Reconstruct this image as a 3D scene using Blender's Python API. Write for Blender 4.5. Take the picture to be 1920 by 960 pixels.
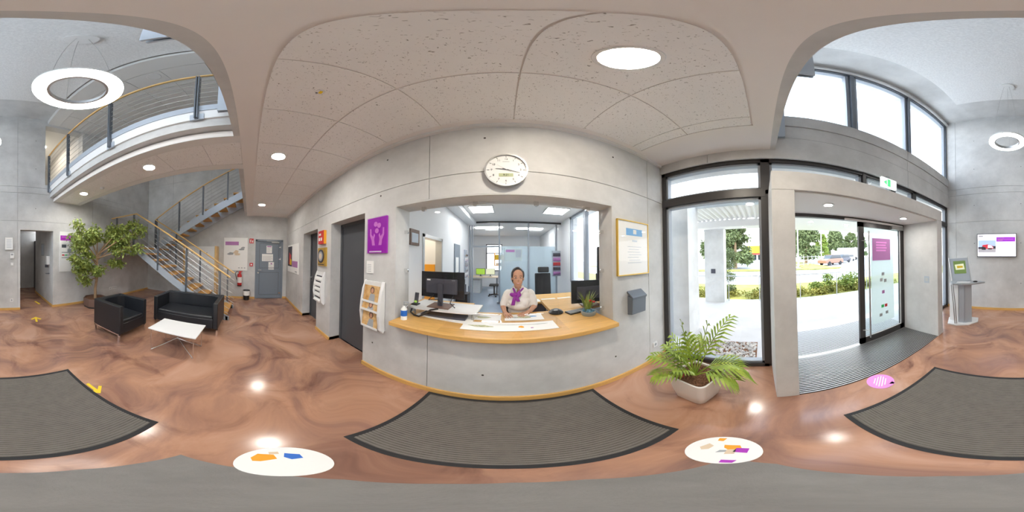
import bpy, bmesh, math, random
from mathutils import Vector, Matrix
random.seed(7)
for _o in list(bpy.data.objects): bpy.data.objects.remove(_o)
SC = bpy.context.scene; COL = SC.collection; PI = math.pi; R = math.radians

# ---------------------------------------------------------------- camera, world, sun, exposure
cd = bpy.data.cameras.new('camera'); cam = bpy.data.objects.new('camera', cd); COL.objects.link(cam)
cd.type = 'PANO'
try: cd.cycles.panorama_type = 'EQUIRECTANGULAR'
except Exception: cd.panorama_type = 'EQUIRECTANGULAR'
cd.clip_start = 0.02; cd.clip_end = 400
cam.location = (0, 0, 1.55); cam.rotation_euler = (R(91.2), 0, R(-2.2)); SC.camera = cam
w = bpy.data.worlds.new('sky'); SC.world = w; w.use_nodes = True
nt = w.node_tree; nt.nodes.clear()
bgn = nt.nodes.new('ShaderNodeBackground'); wo = nt.nodes.new('ShaderNodeOutputWorld')
tc = nt.nodes.new('ShaderNodeTexCoord'); sx = nt.nodes.new('ShaderNodeSeparateXYZ'); cr = nt.nodes.new('ShaderNodeValToRGB')
nt.links.new(tc.outputs['Generated'], sx.inputs[0]); nt.links.new(sx.outputs[2], cr.inputs[0])
cr.color_ramp.elements[0].color = (.95, .97, 1, 1); cr.color_ramp.elements[1].color = (.55, .75, 1, 1)
nt.links.new(cr.outputs[0], bgn.inputs[0]); bgn.inputs[1].default_value = 2.3
nt.links.new(bgn.outputs[0], wo.inputs[0])
sd = bpy.data.lights.new('sun_offscreen', 'SUN'); so = bpy.data.objects.new('sun_offscreen', sd); COL.objects.link(so)
sd.energy = 1.6; sd.angle = R(3); sd.color = (1, .95, .86)
so.rotation_euler = Vector((.12, -.75, -1)).to_track_quat('-Z', 'Y').to_euler(); so.location = (0, 20, 30)
vs = SC.view_settings; vs.view_transform = 'Standard'; vs.look = 'None'; vs.gamma = 1; vs.use_curve_mapping = False
vs.exposure = 1.38

# ---------------------------------------------------------------- helpers
MATS = {}
def mat(name, col=(.8, .8, .8), rough=.5, metal=0, var=0, scale=4, bump=0, bscale=60, emit=0, alpha=None, spec=.5, stretch=(1, 1, 1), col2=None):
    if name in MATS: return MATS[name]
    m = bpy.data.materials.new(name); m.use_nodes = True; N = m.node_tree.nodes; L = m.node_tree.links
    p = N['Principled BSDF']; p.inputs['Roughness'].default_value = rough; p.inputs['Metallic'].default_value = metal
    p.inputs['Base Color'].default_value = (*col, 1); p.inputs['Specular IOR Level'].default_value = spec
    if emit:
        p.inputs['Emission Color'].default_value = (*col, 1); p.inputs['Emission Strength'].default_value = emit
    if var or bump:
        g = N.new('ShaderNodeNewGeometry'); mp = N.new('ShaderNodeMapping'); mp.inputs['Scale'].default_value = stretch
        L.new(g.outputs['Position'], mp.inputs[0])
    if var:
        n = N.new('ShaderNodeTexNoise'); n.inputs['Scale'].default_value = scale; n.inputs['Detail'].default_value = 6; n.inputs['Roughness'].default_value = .65
        L.new(mp.outputs[0], n.inputs['Vector'])
        r = N.new('ShaderNodeValToRGB'); L.new(n.outputs[0], r.inputs[0])
        c2 = col2 or tuple(min(1, c * (1 + var)) for c in col)
        r.color_ramp.elements[0].position = .3; r.color_ramp.elements[1].position = .7
        r.color_ramp.elements[0].color = (*[c * (1 - var) for c in col], 1); r.color_ramp.elements[1].color = (*c2, 1)
        L.new(r.outputs[0], p.inputs['Base Color'])
    if bump:
        n2 = N.new('ShaderNodeTexNoise'); n2.inputs['Scale'].default_value = bscale; n2.inputs['Detail'].default_value = 4
        L.new(mp.outputs[0], n2.inputs['Vector'])
        b = N.new('ShaderNodeBump'); b.inputs['Strength'].default_value = bump; b.inputs['Distance'].default_value = .01
        L.new(n2.outputs[0], b.inputs['Height']); L.new(b.outputs[0], p.inputs['Normal'])
    MATS[name] = m; return m

def glassmat(name, tint=(1, 1, 1), gloss=.06, frost=0, fcol=(.8, .88, .9)):
    m = bpy.data.materials.new(name); m.use_nodes = True; N = m.node_tree.nodes; L = m.node_tree.links; N.clear()
    out = N.new('ShaderNodeOutputMaterial'); t = N.new('ShaderNodeBsdfTransparent'); t.inputs[0].default_value = (*tint, 1)
    gl = N.new('ShaderNodeBsdfGlossy'); gl.inputs['Roughness'].default_value = .02
    lw = N.new('ShaderNodeLayerWeight'); pw = N.new('ShaderNodeMath'); pw.operation = 'POWER'; pw.inputs[1].default_value = 5; L.new(lw.outputs['Facing'], pw.inputs[0])
    fr = N.new('ShaderNodeMath'); fr.operation = 'MULTIPLY_ADD'; fr.inputs[1].default_value = .9; fr.inputs[2].default_value = .018; L.new(pw.outputs[0], fr.inputs[0])
    mx = N.new('ShaderNodeMixShader'); L.new(fr.outputs[0], mx.inputs[0]); L.new(t.outputs[0], mx.inputs[1]); L.new(gl.outputs[0], mx.inputs[2])
    last = mx
    if frost:
        tr = N.new('ShaderNodeBsdfTranslucent'); tr.inputs[0].default_value = (*fcol, 1)
        df = N.new('ShaderNodeBsdfDiffuse'); df.inputs[0].default_value = (*fcol, 1)
        m1 = N.new('ShaderNodeMixShader'); m1.inputs[0].default_value = .5; L.new(tr.outputs[0], m1.inputs[1]); L.new(df.outputs[0], m1.inputs[2])
        m2 = N.new('ShaderNodeMixShader'); m2.inputs[0].default_value = frost; L.new(mx.outputs[0], m2.inputs[1]); L.new(m1.outputs[0], m2.inputs[2]); last = m2
    L.new(last.outputs[0], out.inputs[0]); MATS[name] = m; return m

class B:
    def __init__(s, m=None): s.v = []; s.f = []; s.m = m
    def add(s, vs, fs):
        n = len(s.v); s.v += [Vector(v) for v in vs]; s.f += [tuple(i + n for i in f) for f in fs]; return s
    def box(s, x0, x1, y0, y1, z0, z1):
        if x0 > x1: x0, x1 = x1, x0
        if y0 > y1: y0, y1 = y1, y0
        if z0 > z1: z0, z1 = z1, z0
        return s.add([(x0, y0, z0), (x1, y0, z0), (x1, y1, z0), (x0, y1, z0), (x0, y0, z1), (x1, y0, z1), (x1, y1, z1), (x0, y1, z1)],
                     [(0, 3, 2, 1), (4, 5, 6, 7), (0, 1, 5, 4), (1, 2, 6, 5), (2, 3, 7, 6), (3, 0, 4, 7)])
    def cyl(s, a, b, r, n=14, r2=None):
        a = Vector(a); b = Vector(b); d = (b - a).normalized(); u = d.orthogonal().normalized(); w_ = d.cross(u); r2 = r if r2 is None else r2
        vs = []
        for c, rr in ((a, r), (b, r2)):
            vs += [c + (u * math.cos(2 * PI * i / n) + w_ * math.sin(2 * PI * i / n)) * rr for i in range(n)]
        fs = [(i, (i + 1) % n, n + (i + 1) % n, n + i) for i in range(n)] + [tuple(range(n))[::-1], tuple(range(n, 2 * n))]
        return s.add(vs, fs)
    def tube(s, pts, r, n=8):
        P = [Vector(p) for p in pts]; k = len(P); rs = r if isinstance(r, (list, tuple)) else [r] * k
        vs = []; u = None
        for i in range(k):
            d = (P[min(i + 1, k - 1)] - P[max(i - 1, 0)]).normalized()
            u = d.orthogonal().normalized() if u is None else (u - d * u.dot(d)).normalized()
            w_ = d.cross(u)
            vs += [P[i] + (u * math.cos(2 * PI * j / n) + w_ * math.sin(2 * PI * j / n)) * rs[i] for j in range(n)]
        fs = [(i * n + j, i * n + (j + 1) % n, (i + 1) * n + (j + 1) % n, (i + 1) * n + j) for i in range(k - 1) for j in range(n)]
        fs += [tuple(range(n))[::-1], tuple(range((k - 1) * n, k * n))]
        return s.add(vs, fs)
    def ell(s, c, r, nu=16, nv=10, rot=None):
        c = Vector(c); r = (r, r, r) if not isinstance(r, (tuple, list)) else r
        vs = [Vector((0, 0, -r[2]))]
        for i in range(1, nv):
            t = -PI / 2 + PI * i / nv
            vs += [Vector((r[0] * math.cos(t) * math.cos(2 * PI * j / nu), r[1] * math.cos(t) * math.sin(2 * PI * j / nu), r[2] * math.sin(t))) for j in range(nu)]
        vs.append(Vector((0, 0, r[2])))
        if rot is not None: vs = [rot @ v for v in vs]
        vs = [v + c for v in vs]
        fs = [(0, 1 + (j + 1) % nu, 1 + j) for j in range(nu)]
        for i in range(nv - 2):
            a = 1 + i * nu; fs += [(a + j, a + (j + 1) % nu, a + nu + (j + 1) % nu, a + nu + j) for j in range(nu)]
        a = 1 + (nv - 2) * nu; fs += [(a + j, a + (j + 1) % nu, len(vs) - 1) for j in range(nu)]
        return s.add(vs, fs)
    def prism(s, poly, ax, lo, hi):
        def P(u, v, k): return {'x': (k, u, v), 'y': (u, k, v), 'z': (u, v, k)}[ax]
        n = len(poly); A = sum(poly[i][0] * poly[(i + 1) % n][1] - poly[(i + 1) % n][0] * poly[i][1] for i in range(n))
        if (A < 0) != (ax == 'y'): poly = poly[::-1]
        return s.add([P(u, v, lo) for u, v in poly] + [P(u, v, hi) for u, v in poly],
                     [tuple(range(n))[::-1], tuple(range(n, 2 * n))] + [(i, (i + 1) % n, n + (i + 1) % n, n + i) for i in range(n)])
    def lathe(s, prof, c, n=24):
        vs = [(c[0] + r * math.cos(2 * PI * j / n), c[1] + r * math.sin(2 * PI * j / n), c[2] + z) for r, z in prof for j in range(n)]
        k = len(prof)
        return s.add(vs, [(i * n + j, i * n + (j + 1) % n, (i + 1) * n + (j + 1) % n, (i + 1) * n + j) for i in range(k - 1) for j in range(n)])
    def quad(s, *p): return s.add(p, [tuple(range(len(p)))])

WL = {}
def ob(name, b, m, parent=None, label=None, cat=None, group=None, kind=None, smooth=False, bevel=0, sub=0, remesh=0):
    vs = [b.m @ v for v in b.v] if b.m else b.v
    lo = Vector([min(v[i] for v in vs) for i in range(3)]); hi = Vector([max(v[i] for v in vs) for i in range(3)])
    c = Vector(((lo.x + hi.x) / 2, (lo.y + hi.y) / 2, lo.z))
    me = bpy.data.meshes.new(name); me.from_pydata([v - c for v in vs], [], b.f)
    me.materials.append(MATS[m] if isinstance(m, str) else m); me.update()
    if smooth:
        me.polygons.foreach_set('use_smooth', [True] * len(me.polygons))
        if smooth != 'all': me.set_sharp_from_angle(angle=R(40))
    o = bpy.data.objects.new(name, me); COL.objects.link(o); put(o, c, parent); tag(o, label, cat, group, kind)
    if bevel:
        bv = o.modifiers.new('bevel', 'BEVEL'); bv.width = bevel; bv.segments = 3; bv.limit_method = 'ANGLE'
    if remesh:
        rm = o.modifiers.new('remesh', 'REMESH'); rm.mode = 'VOXEL'; rm.voxel_size = remesh; rm.use_smooth_shade = True
        sm = o.modifiers.new('smooth', 'SMOOTH'); sm.iterations = 4; sm.factor = .5
    if sub:
        sb = o.modifiers.new('sub', 'SUBSURF'); sb.levels = sub; sb.render_levels = sub
    return o
def put(o, c, parent):
    o.location = c; WL[o.name] = Vector(c)
    if parent: o.parent = parent; o.matrix_parent_inverse = Matrix.Translation(-WL[parent.name])
def tag(o, label=None, cat=None, group=None, kind=None):
    if label: o['label'] = label
    if cat: o['category'] = cat
    if group: o['group'] = group
    if kind: o['kind'] = kind
    return o
def T(name, loc, label, cat, group=None):
    o = bpy.data.objects.new(name, None); COL.objects.link(o); put(o, Vector(loc), None); o.empty_display_size = .05
    return tag(o, label, cat, group)
def dup(o, d, parent):
    c = o.copy(); COL.objects.link(c); put(c, WL[o.name] + Vector(d), parent); return c
def text(s, size, m, name, parent, M, depth=.0006, label=None):
    cu = bpy.data.curves.new(name, 'FONT'); cu.body = s; cu.size = size; cu.extrude = depth; cu.align_x = 'CENTER'; cu.align_y = 'CENTER'; cu.resolution_u = 3
    t = bpy.data.objects.new('t', cu); me = bpy.data.meshes.new_from_object(t); bpy.data.objects.remove(t); bpy.data.curves.remove(cu)
    b = B(M); b.v = [v.co.copy() for v in me.vertices]; b.f = [tuple(p.vertices) for p in me.polygons]; bpy.data.meshes.remove(me)
    return ob(name, b, m, parent, label)
def rects(u0, u1, v0, v1, holes, cu=(), cv=()):
    us = sorted({u0, u1, *[h[0] for h in holes], *[h[1] for h in holes], *cu}); us = [u for u in us if u0 <= u <= u1]
    vs = sorted({v0, v1, *[h[2] for h in holes], *[h[3] for h in holes], *cv}); vs = [v for v in vs if v0 <= v <= v1]
    out = []
    for a, b in zip(us, us[1:]):
        run = None
        for c, d in zip(vs, vs[1:]):
            mu, mv = (a + b) / 2, (c + d) / 2
            if any(h[0] < mu < h[1] and h[2] < mv < h[3] for h in holes):
                if run: out.append((a, b, *run)); run = None
            else: run = (run[0], d) if run else (c, d)
        if run: out.append((a, b, *run))
    return out
def wall(name, ax, p, sgn, t, u0, u1, v0, v1, holes, ju, jv, m='concrete', mb='concrete'):
    """wall with face at p, body going towards sgn; concrete panels are children with recessed joints"""
    def bx(b, a, c, d, e, k0, k1): return b.box(a, c, k0, k1, d, e) if ax == 'y' else b.box(k0, k1, a, c, d, e)
    back = B()
    for r in rects(u0, u1, v0, v1, holes): bx(back, *r, p + sgn * .012, p + sgn * t)
    W = ob(name, back, mb, kind='structure')
    U = [u0, *sorted(ju), u1]; V = [v0, *sorted(jv), v1]; g = .004
    for i in range(len(U) - 1):
        for j in range(len(V) - 1):
            a, c, d, e = U[i] + (g if i else 0), U[i + 1] - (g if i < len(U) - 2 else 0), V[j] + (g if j else 0), V[j + 1] - (g if j < len(V) - 2 else 0)
            b = B()
            for r in rects(a, c, d, e, [(max(h[0], a), min(h[1], c), max(h[2], d), min(h[3], e)) for h in holes if h[0] < c and h[1] > a and h[2] < e and h[3] > d]):
                bx(b, *r, p, p + sgn * .0125)
            if b.v: ob('panel', b, m, W)
    return W
def holes_on(W, ax, p, sgn, pts):
    b = B()
    for u, v in pts:
        if ax == 'y': b.cyl((u, p + sgn * .004, v), (u, p - sgn * .0015, v), .011, 10)
        else: b.cyl((p + sgn * .004, u, v), (p - sgn * .0015, u, v), .011, 10)
    ob('tie_holes', b, 'tiehole', W, kind='stuff')
def at(M=None, x=0, y=0, z=0, rz=0): return Matrix.Translation((x, y, z)) @ Matrix.Rotation(rz, 4, 'Z')

# ---------------------------------------------------------------- materials
mat('concrete', (.61, .61, .60), .75, var=.17, scale=1.3, bump=.12, bscale=25)
mat('tiehole', (.06, .055, .05), .9)
mat('plaster', (.87, .83, .80), .8, var=.02, scale=1); mat('white', (.82, .82, .81), .5); mat('paper', (.9, .9, .88), .7)
mat('plaster_white', (.80, .79, .77), .8); mat('office_wall', (.78, .79, .80), .7)
mat('wood', (.72, .42, .13), .4, var=.12, scale=5, stretch=(1, 8, 8), bump=.03)
mat('wood_rail', (.76, .50, .20), .4, var=.1, scale=6); mat('wood_tread', (.62, .33, .09), .45, var=.15, scale=6)
mat('steel_grey', (.16, .18, .21), .4, metal=.3); mat('steel_light', (.45, .50, .56), .4, metal=.2); mat('chrome', (.8, .8, .8), .15, metal=1); mat('brushed', (.55, .55, .54), .35, metal=1)
mat('frame_dark', (.045, .042, .042), .35); mat('frame_in', (.30, .33, .37), .4)
mat('door_grey', (.085, .09, .10), .45); mat('door_blue', (.21, .25, .30), .5); mat('black', (.012, .012, .013), .4); mat('black_gloss', (.015, .016, .02), .2)
mat('leather', (.018, .02, .024), .33, bump=.08, bscale=180); mat('rubber', (.025, .025, .027), .8)
mat('mat_grey', (.135, .122, .105), .95, var=.25, scale=14, bump=.5, bscale=220); mat('mat_rib', (.19, .175, .155), .95); mat('nadir_patch', (.22, .21, .20), .95, var=.12, scale=5, bump=.2, bscale=150)
mat('alu', (.55, .55, .55), .4, metal=.8); mat('rib_dark', (.03, .03, .032), .9)
mat('red', (.62, .03, .03), .4); mat('yellow', (.9, .62, .02), .6); mat('orange', (.9, .38, .02), .6); mat('blue', (.02, .15, .6), .5); mat('purple', (.42, .03, .50), .4); mat('purple_pale', (.46, .20, .46), .5); mat('pink', (.78, .30, .72), .6)
mat('green', (.05, .55, .15), .5); mat('skyblue', (.18, .45, .8), .4); mat('gold', (.65, .42, .08), .35, metal=.6); mat('greyprint', (.38, .40, .42), .6); mat('darkprint', (.06, .06, .08), .6); mat('beige', (.72, .58, .42), .7)
mat('lamp', (1, .95, .88), .5, emit=100); mat('lamp_warm', (1, .89, .74), .5, emit=100); mat('panel_light', (.97, .99, 1), .5, emit=9); mat('ring_light', (1, .985, .95), .5, emit=7)
mat('lcd', (.45, .50, .28), .4); mat('exit_green', (.08, .7, .22), .4, emit=.4); mat('exit_white', (.9, .95, .9), .4, emit=.4)
mat('screen_white', (.92, .90, .97), .3, emit=.30); mat('screen_purple', (.36, .03, .60), .3, emit=.25); mat('screen_sky', (.45, .58, .9), .3, emit=.25); mat('screen_grey', (.5, .48, .52), .3, emit=.2); mat('screen_red', (.6, .04, .06), .3, emit=.25); mat('screen_dark', (.05, .045, .06), .3, emit=.1); mat('screen_green', (.30, .5, .06), .3, emit=.25); mat('screen_olive', (.16, .25, .07), .3, emit=.12); mat('screen_cream', (.7, .72, .5), .3, emit=.2)
mat('leaf', (.15, .27, .05), .5, var=.45, scale=9, col2=(.42, .48, .10)); mat('palm_leaf', (.20, .36, .03), .45, var=.3, scale=12, col2=(.42, .52, .06)); mat('bark', (.42, .28, .16), .8, var=.2, scale=20); mat('soil', (.14, .06, .03), .95, var=.6, scale=60, bump=.6, bscale=80, col2=(.30, .14, .07)); mat('planter', (.17, .10, .075), .5); mat('pot_white', (.86, .80, .74), .3)
mat('skin', (.62, .33, .21), .5); mat('hair', (.02, .014, .012), .4); mat('blouse', (.90, .87, .84), .7); mat('lips', (.55, .12, .12), .4); mat('eye', (.9, .9, .9), .3); mat('scarf', (.30, .02, .36), .5, var=.2, scale=60)
mat('office_floor', (.24, .30, .38), .25)
mat('pave', (.50, .49, .49), .85, var=.08, scale=2); mat('asphalt', (.38, .38, .39), .9, var=.05, scale=1); mat('grass', (.20, .24, .04), .9, var=.4, scale=1.5, col2=(.36, .32, .07)); mat('bush', (.11, .22, .03), .8, var=.4, scale=6, col2=(.28, .34, .06)); mat('tree', (.09, .14, .045), .8, var=.4, scale=1.2, col2=(.20, .24, .09)); mat('pebble', (.42, .39, .36), .8, var=.5, scale=14)
mat('car_brown', (.30, .15, .10), .25); mat('car_dark', (.08, .08, .1), .25); mat('car_white', (.8, .8, .8), .3); mat('glass_dark', (.04, .05, .06), .1)
glassmat('glass'); glassmat('glass_tint', (.93, .97, .98)); glassmat('frost', (.8, .9, .95), frost=.5, fcol=(.74, .81, .85)); glassmat('frost_white', (.9, .95, .95), frost=.7, fcol=(.80, .86, .85)); glassmat('acrylic', (.95, .9, .97))
def tilemat():
    m = mat('tile', (.90, .885, .87), .9, var=.02, scale=2); N = m.node_tree.nodes; L = m.node_tree.links; p = N['Principled BSDF']
    base = p.inputs['Base Color'].links[0].from_socket
    g = N.new('ShaderNodeNewGeometry'); mp = N.new('ShaderNodeMapping'); mp.inputs['Scale'].default_value = (1, 1.0, 1); L.new(g.outputs['Position'], mp.inputs[0])
    n = N.new('ShaderNodeTexNoise'); n.inputs['Scale'].default_value = 75; n.inputs['Detail'].default_value = 1; n.inputs['Distortion'].default_value = 1.2; L.new(mp.outputs[0], n.inputs['Vector'])
    r = N.new('ShaderNodeValToRGB'); r.color_ramp.elements[0].position = .27; r.color_ramp.elements[1].position = .33; r.color_ramp.elements[0].color = (.38, .36, .34, 1); r.color_ramp.elements[1].color = (1, 1, 1, 1); L.new(n.outputs[0], r.inputs[0])
    mx = N.new('ShaderNodeMix'); mx.data_type = 'RGBA'; mx.blend_type = 'MULTIPLY'; mx.inputs[0].default_value = 1; L.new(base, mx.inputs[6]); L.new(r.outputs[0], mx.inputs[7]); L.new(mx.outputs[2], p.inputs['Base Color'])
tilemat()
mat('acoustic', (.80, .80, .79), .95, var=.10, scale=45, bump=.3, bscale=60)
def floormat():
    m = mat('epoxy', (.4, .2, .1), .16); N = m.node_tree.nodes; L = m.node_tree.links; p = N['Principled BSDF']
    g = N.new('ShaderNodeNewGeometry')
    n0 = N.new('ShaderNodeTexNoise'); n0.inputs['Scale'].default_value = .9; n0.inputs['Detail'].default_value = 1.5; L.new(g.outputs['Position'], n0.inputs['Vector'])
    va = N.new('ShaderNodeVectorMath'); va.operation = 'MULTIPLY_ADD'; va.inputs[1].default_value = (1.7, 1.7, 0); L.new(n0.outputs['Color'], va.inputs[0]); L.new(g.outputs['Position'], va.inputs[2])
    def layer(scale, detail, dist, stops, st):
        mp = N.new('ShaderNodeMapping'); mp.inputs['Scale'].default_value = st; L.new(va.outputs[0], mp.inputs[0])
        n = N.new('ShaderNodeTexNoise'); n.inputs['Scale'].default_value = scale; n.inputs['Detail'].default_value = detail; n.inputs['Roughness'].default_value = .6; n.inputs['Distortion'].default_value = dist; L.new(mp.outputs[0], n.inputs['Vector'])
        r = N.new('ShaderNodeValToRGB'); L.new(n.outputs[0], r.inputs[0]); e = r.color_ramp.elements
        e[0].position, e[0].color = stops[0][0], (*stops[0][1], 1); e[1].position, e[1].color = stops[-1][0], (*stops[-1][1], 1)
        for a, c in stops[1:-1]: q = e.new(a); q.color = (*c, 1)
        return r.outputs[0]
    base = layer(.8, 6, .5, [(.30, (.20, .12, .10)), (.43, (.35, .19, .135)), (.54, (.48, .262, .168)), (.66, (.56, .335, .235))], (1, 2.2, 1))
    streak = layer(1.15, 7, .35, [(.27, (.24, .21, .24)), (.36, (.60, .55, .57)), (.46, (.95, .93, .92)), (.6, (1, 1, 1))], (1.9, .8, 1))
    mx = N.new('ShaderNodeMix'); mx.data_type = 'RGBA'; mx.blend_type = 'MULTIPLY'; mx.inputs[0].default_value = .9; L.new(base, mx.inputs[6]); L.new(streak, mx.inputs[7]); L.new(mx.outputs[2], p.inputs['Base Color'])
    p.inputs['Roughness'].default_value = .17; p.inputs['Specular IOR Level'].default_value = .6
floormat()

# ---------------------------------------------------------------- the shell
XL, XR, YF, YB, ZS, ZU = -5.82, 1.95, 1.335, -4.2, 3.0, 6.2
ob('floor', B().box(XL, XR + .1, YB - .26, YF + .22, -.12, 0), 'epoxy', kind='structure')
# front (reception) wall
WIN = (-1.07, 1.03, .845, 2.125); D1 = (-2.46, -1.575, 0, 2.135); D2 = (-3.91, -3.035, 0, 2.135)
wf = wall('wall_front', 'y', YF, 1, .25, XL - .25, XR, 0, 3.06, [WIN, D1, D2], [-3.0, -.686, 1.6], [2.355], mb='concrete')
holes_on(wf, 'y', YF, 1, [(-1.205, 2.79), (-.177, 2.79), (1.05, 2.77), (-.186, .39), (1.05, .39), (-1.4, .45), (-1.3, 2.3)])
wl = wall('wall_left', 'x', XL, -1, .25, YB - .25, YF, 0, ZU, [(.2, 1.2, 0, 2.15)], [-3.0, -1.45, .2], [2.45, 3.3, 4.6], mb='concrete')
wb = wall('wall_back', 'y', YB, -1, .25, XL, XR + .1, 0, ZU, [(-1.60, -.69, 0, 2.15), (-2.5, -1.36, 3.5, 5.9)], [-2.9, -.615, 1.66], [2.39, 3.19, 3.38], mb='concrete')
holes_on(wb, 'y', YB, -1, [(x, z) for x in (-.08, 1.14) for z in (.75, 1.8, 2.85, 4.0, 5.1)] + [(-1.1, z) for z in (2.75, 4.0, 5.1)])
# facade: beam with three courses, frames and panes
be = ob('wall_facade_beam', B().box(1.905, 2.2, YB, YF + .25, 2.86, 3.74), 'concrete', kind='structure')
for z0, z1, x in ((2.85, 3.235, 1.885), (3.245, 3.495, 1.892), (3.505, 3.75, 1.88)):
    for y0, y1 in ((YB, -2.4), (-2.392, .62), (.628, YF)):
        ob('panel', B().box(x, 1.91, y0, y1, z0, z1), 'concrete', be)
ob('trim_1', B().cyl((1.9, YB, 6.10), (1.9, YF, 6.10), .05, 14).box(1.9, 2.2, YB, YF, 6.06, ZU), 'concrete', kind='structure', smooth=True)
def frame(name, y0, y1, z0, z1, ys, zs, m='frame_dark', wdt=.055, cells=True, x0=1.93, x1=2.02, skip=()):
    W = ob(name, B().box(x0, x1, y0, y1, z0, z0 + wdt).box(x0, x1, y0, y1, z1 - wdt, z1).box(x0, x1, y0, y0 + wdt, z0, z1).box(x0, x1, y1 - wdt, y1, z0, z1), m, kind='structure')
    for y in ys: ob('mullion', B().box(x0 - .012, x1, y - wdt / 2, y + wdt / 2, z0, z1), m, W)
    for z in zs: ob('transom', B().box(x0 - .006, x1, y0, y1, z - wdt, z + wdt), m, W)
    Y = [y0, *sorted(ys), y1]; Z = [z0, *sorted(zs), z1]
    for i in range(len(Y) - 1):
        for j in range(len(Z) - 1):
            if (i, j) in skip: continue
            a, b, c, d = Y[i] + wdt, Y[i + 1] - wdt, Z[j] + wdt, Z[j + 1] - wdt
            s = ob('sash', B().box(x0 + .03, x1 + .03, a - .02, a + .03, c, d).box(x0 + .03, x1 + .03, b - .03, b + .02, c, d).box(x0 + .03, x1 + .03, a, b, c - .02, c + .03).box(x0 + .03, x1 + .03, a, b, d - .03, d + .02), 'frame_in', W)
            ob('pane', B().box(1.995, 2.003, a, b, c, d), 'glass', s)
    return W
frame('window_1', -.06, YF, 0, 2.86, [], [2.345])
frame('window_2', -2.66, -.06, 2.33, 2.86, [-1.43, -2.05], [])
frame('window_3', YB, -2.66, 0, 2.86, [], [2.345])
frame('window_4', YB, YF, 3.74, 6.07, [-2.53, -1.28, .03], [], 'steel_grey', .06)
# entrance portal
po = ob('portal', B().box(1.31, 2.12, -.28, -.09, 0, 2.12).box(1.31, 2.12, -2.62, -2.44, 0, 2.12), 'concrete', kind='structure', bevel=.006)
ob('header', B().box(1.31, 2.12, -2.62, -.09, 2.12, 2.31), 'concrete', po, bevel=.006)
ob('lining', B().box(1.335, 2.06, -2.44, -.28, 2.108, 2.119), 'plaster_white', po)
ob('trim_5', B().box(1.94, 2.02, -.095, -.055, 0, 2.33), 'frame_dark', kind='structure'); ob('trim_6', B().box(1.94, 2.02, -2.665, -2.615, 0, 2.33), 'frame_dark', kind='structure'); ob('trim_7', B().box(1.94, 2.02, -2.62, -.09, 2.305, 2.335), 'frame_dark', kind='structure')
# ceiling over the front of the hall
ce = ob('ceiling', B().box(XL, 1.9, -.126, YF, 3.012, 3.20), 'plaster', kind='structure')
mg = B()
for r in rects(XL, 1.9, -.126, YF, [(-5.7, 1.40, .045, 1.245)]): mg.box(r[0], r[1], r[2], r[3], 3.0, 3.013)
ob('margin', mg, 'plaster', ce)
ob('slab_edge', B().box(-1.6, 1.9, -.19, -.126, 3.0, 3.5), 'concrete', ce)
ob('cornice', B().box(XL, 1.9, YF - .035, YF, 2.965, 3.0), 'plaster_white', ce)
t0 = ob('tile', B().box(.064, .656, .062, .648, 3.002, 3.02), 'tile', ce)
first = True
for k in range(-9, 2):
    for j in range(2):
        if k == 0 and j == 0: continue
        dup(t0, (.6 * k, .598 * j, 0), ce)
for j in range(2): ob('tile', B().box(1.264, 1.395, .062 + .598 * j, .648 + .598 * j, 3.002, 3.02), 'tile', ce)
# slab above the front part (upper storey) and upper ceiling
ob('upper_floor_slab', B().box(XL, 1.9, -.126, YF + .25, 3.2, 3.5), 'concrete', kind='structure')
ob('wall_upper_front', B().box(XL - .25, 2.2, YF, YF + .25, 3.06, ZU), 'concrete', kind='structure')
cu_ = ob('ceiling_upper', B().box(XL - .25, 2.2, YB - .25, YF + .25, ZU, ZU + .2), 'concrete', kind='structure')
ob('acoustic_panel', B().box(-1.38, 1.28, -3.35, .9, ZU - .06, ZU), 'acoustic', cu_)
gt = ob('gallery_ceiling_board', B().box(XL, -1.42, YB, YF, 6.02, 6.19).box(-1.75, -1.42, YB, YF, 6.0, 6.03), 'plaster_white', cu_)
g0 = None
for i in range(7):
    for j in range(9):
        if g0 is None: g0 = ob('tile', B().box(-2.351, -1.757, -4.195, -3.601, 6.0, 6.025), 'plaster_white', cu_)
        else: dup(g0, (-.6 * i, .602 * j, 0), cu_)
# gallery (bridge) crossing the hall
br = ob('gallery', B().box(-2.45, -1.50, YB, -.19, 3.118, 3.5), 'concrete', kind='structure')
bm_ = B().box(-2.45, -1.6, YB, -.126, 3.012, 3.10)
ob('ceiling_box', bm_, 'plaster', br)
b = B()
for r in rects(-2.45, -1.6, YB, -.126, [(-2.30, -1.74, -4.1, -.13)]): b.box(*r, 3.0, 3.013)
ob('margin', b, 'plaster_white', br)
ob('recess_back', B().box(-2.4, -1.72, YB, -.19, 3.099, 3.119), 'concrete', br)
ob('white_fascia', B().box(-1.505, -1.475, YB, -.19, 3.27, 3.44), 'white', br)
ob('kick_plate', B().box(-1.50, -1.465, YB, -.19, 3.44, 3.56), 'steel_light', br)
for i in range(7): ob('tile', B().box(-2.296, -1.744, -.557 - .608 * (i - 1) - .602 + (0 if i else -.002), (-.557 - .608 * (i - 1)) if i else -.134, 3.002, 3.02), 'tile', br)
ob('stairwell_edge', B().box(XL, -2.451, -.20, -.127, 3.001, 3.5), 'concrete', br)
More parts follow.
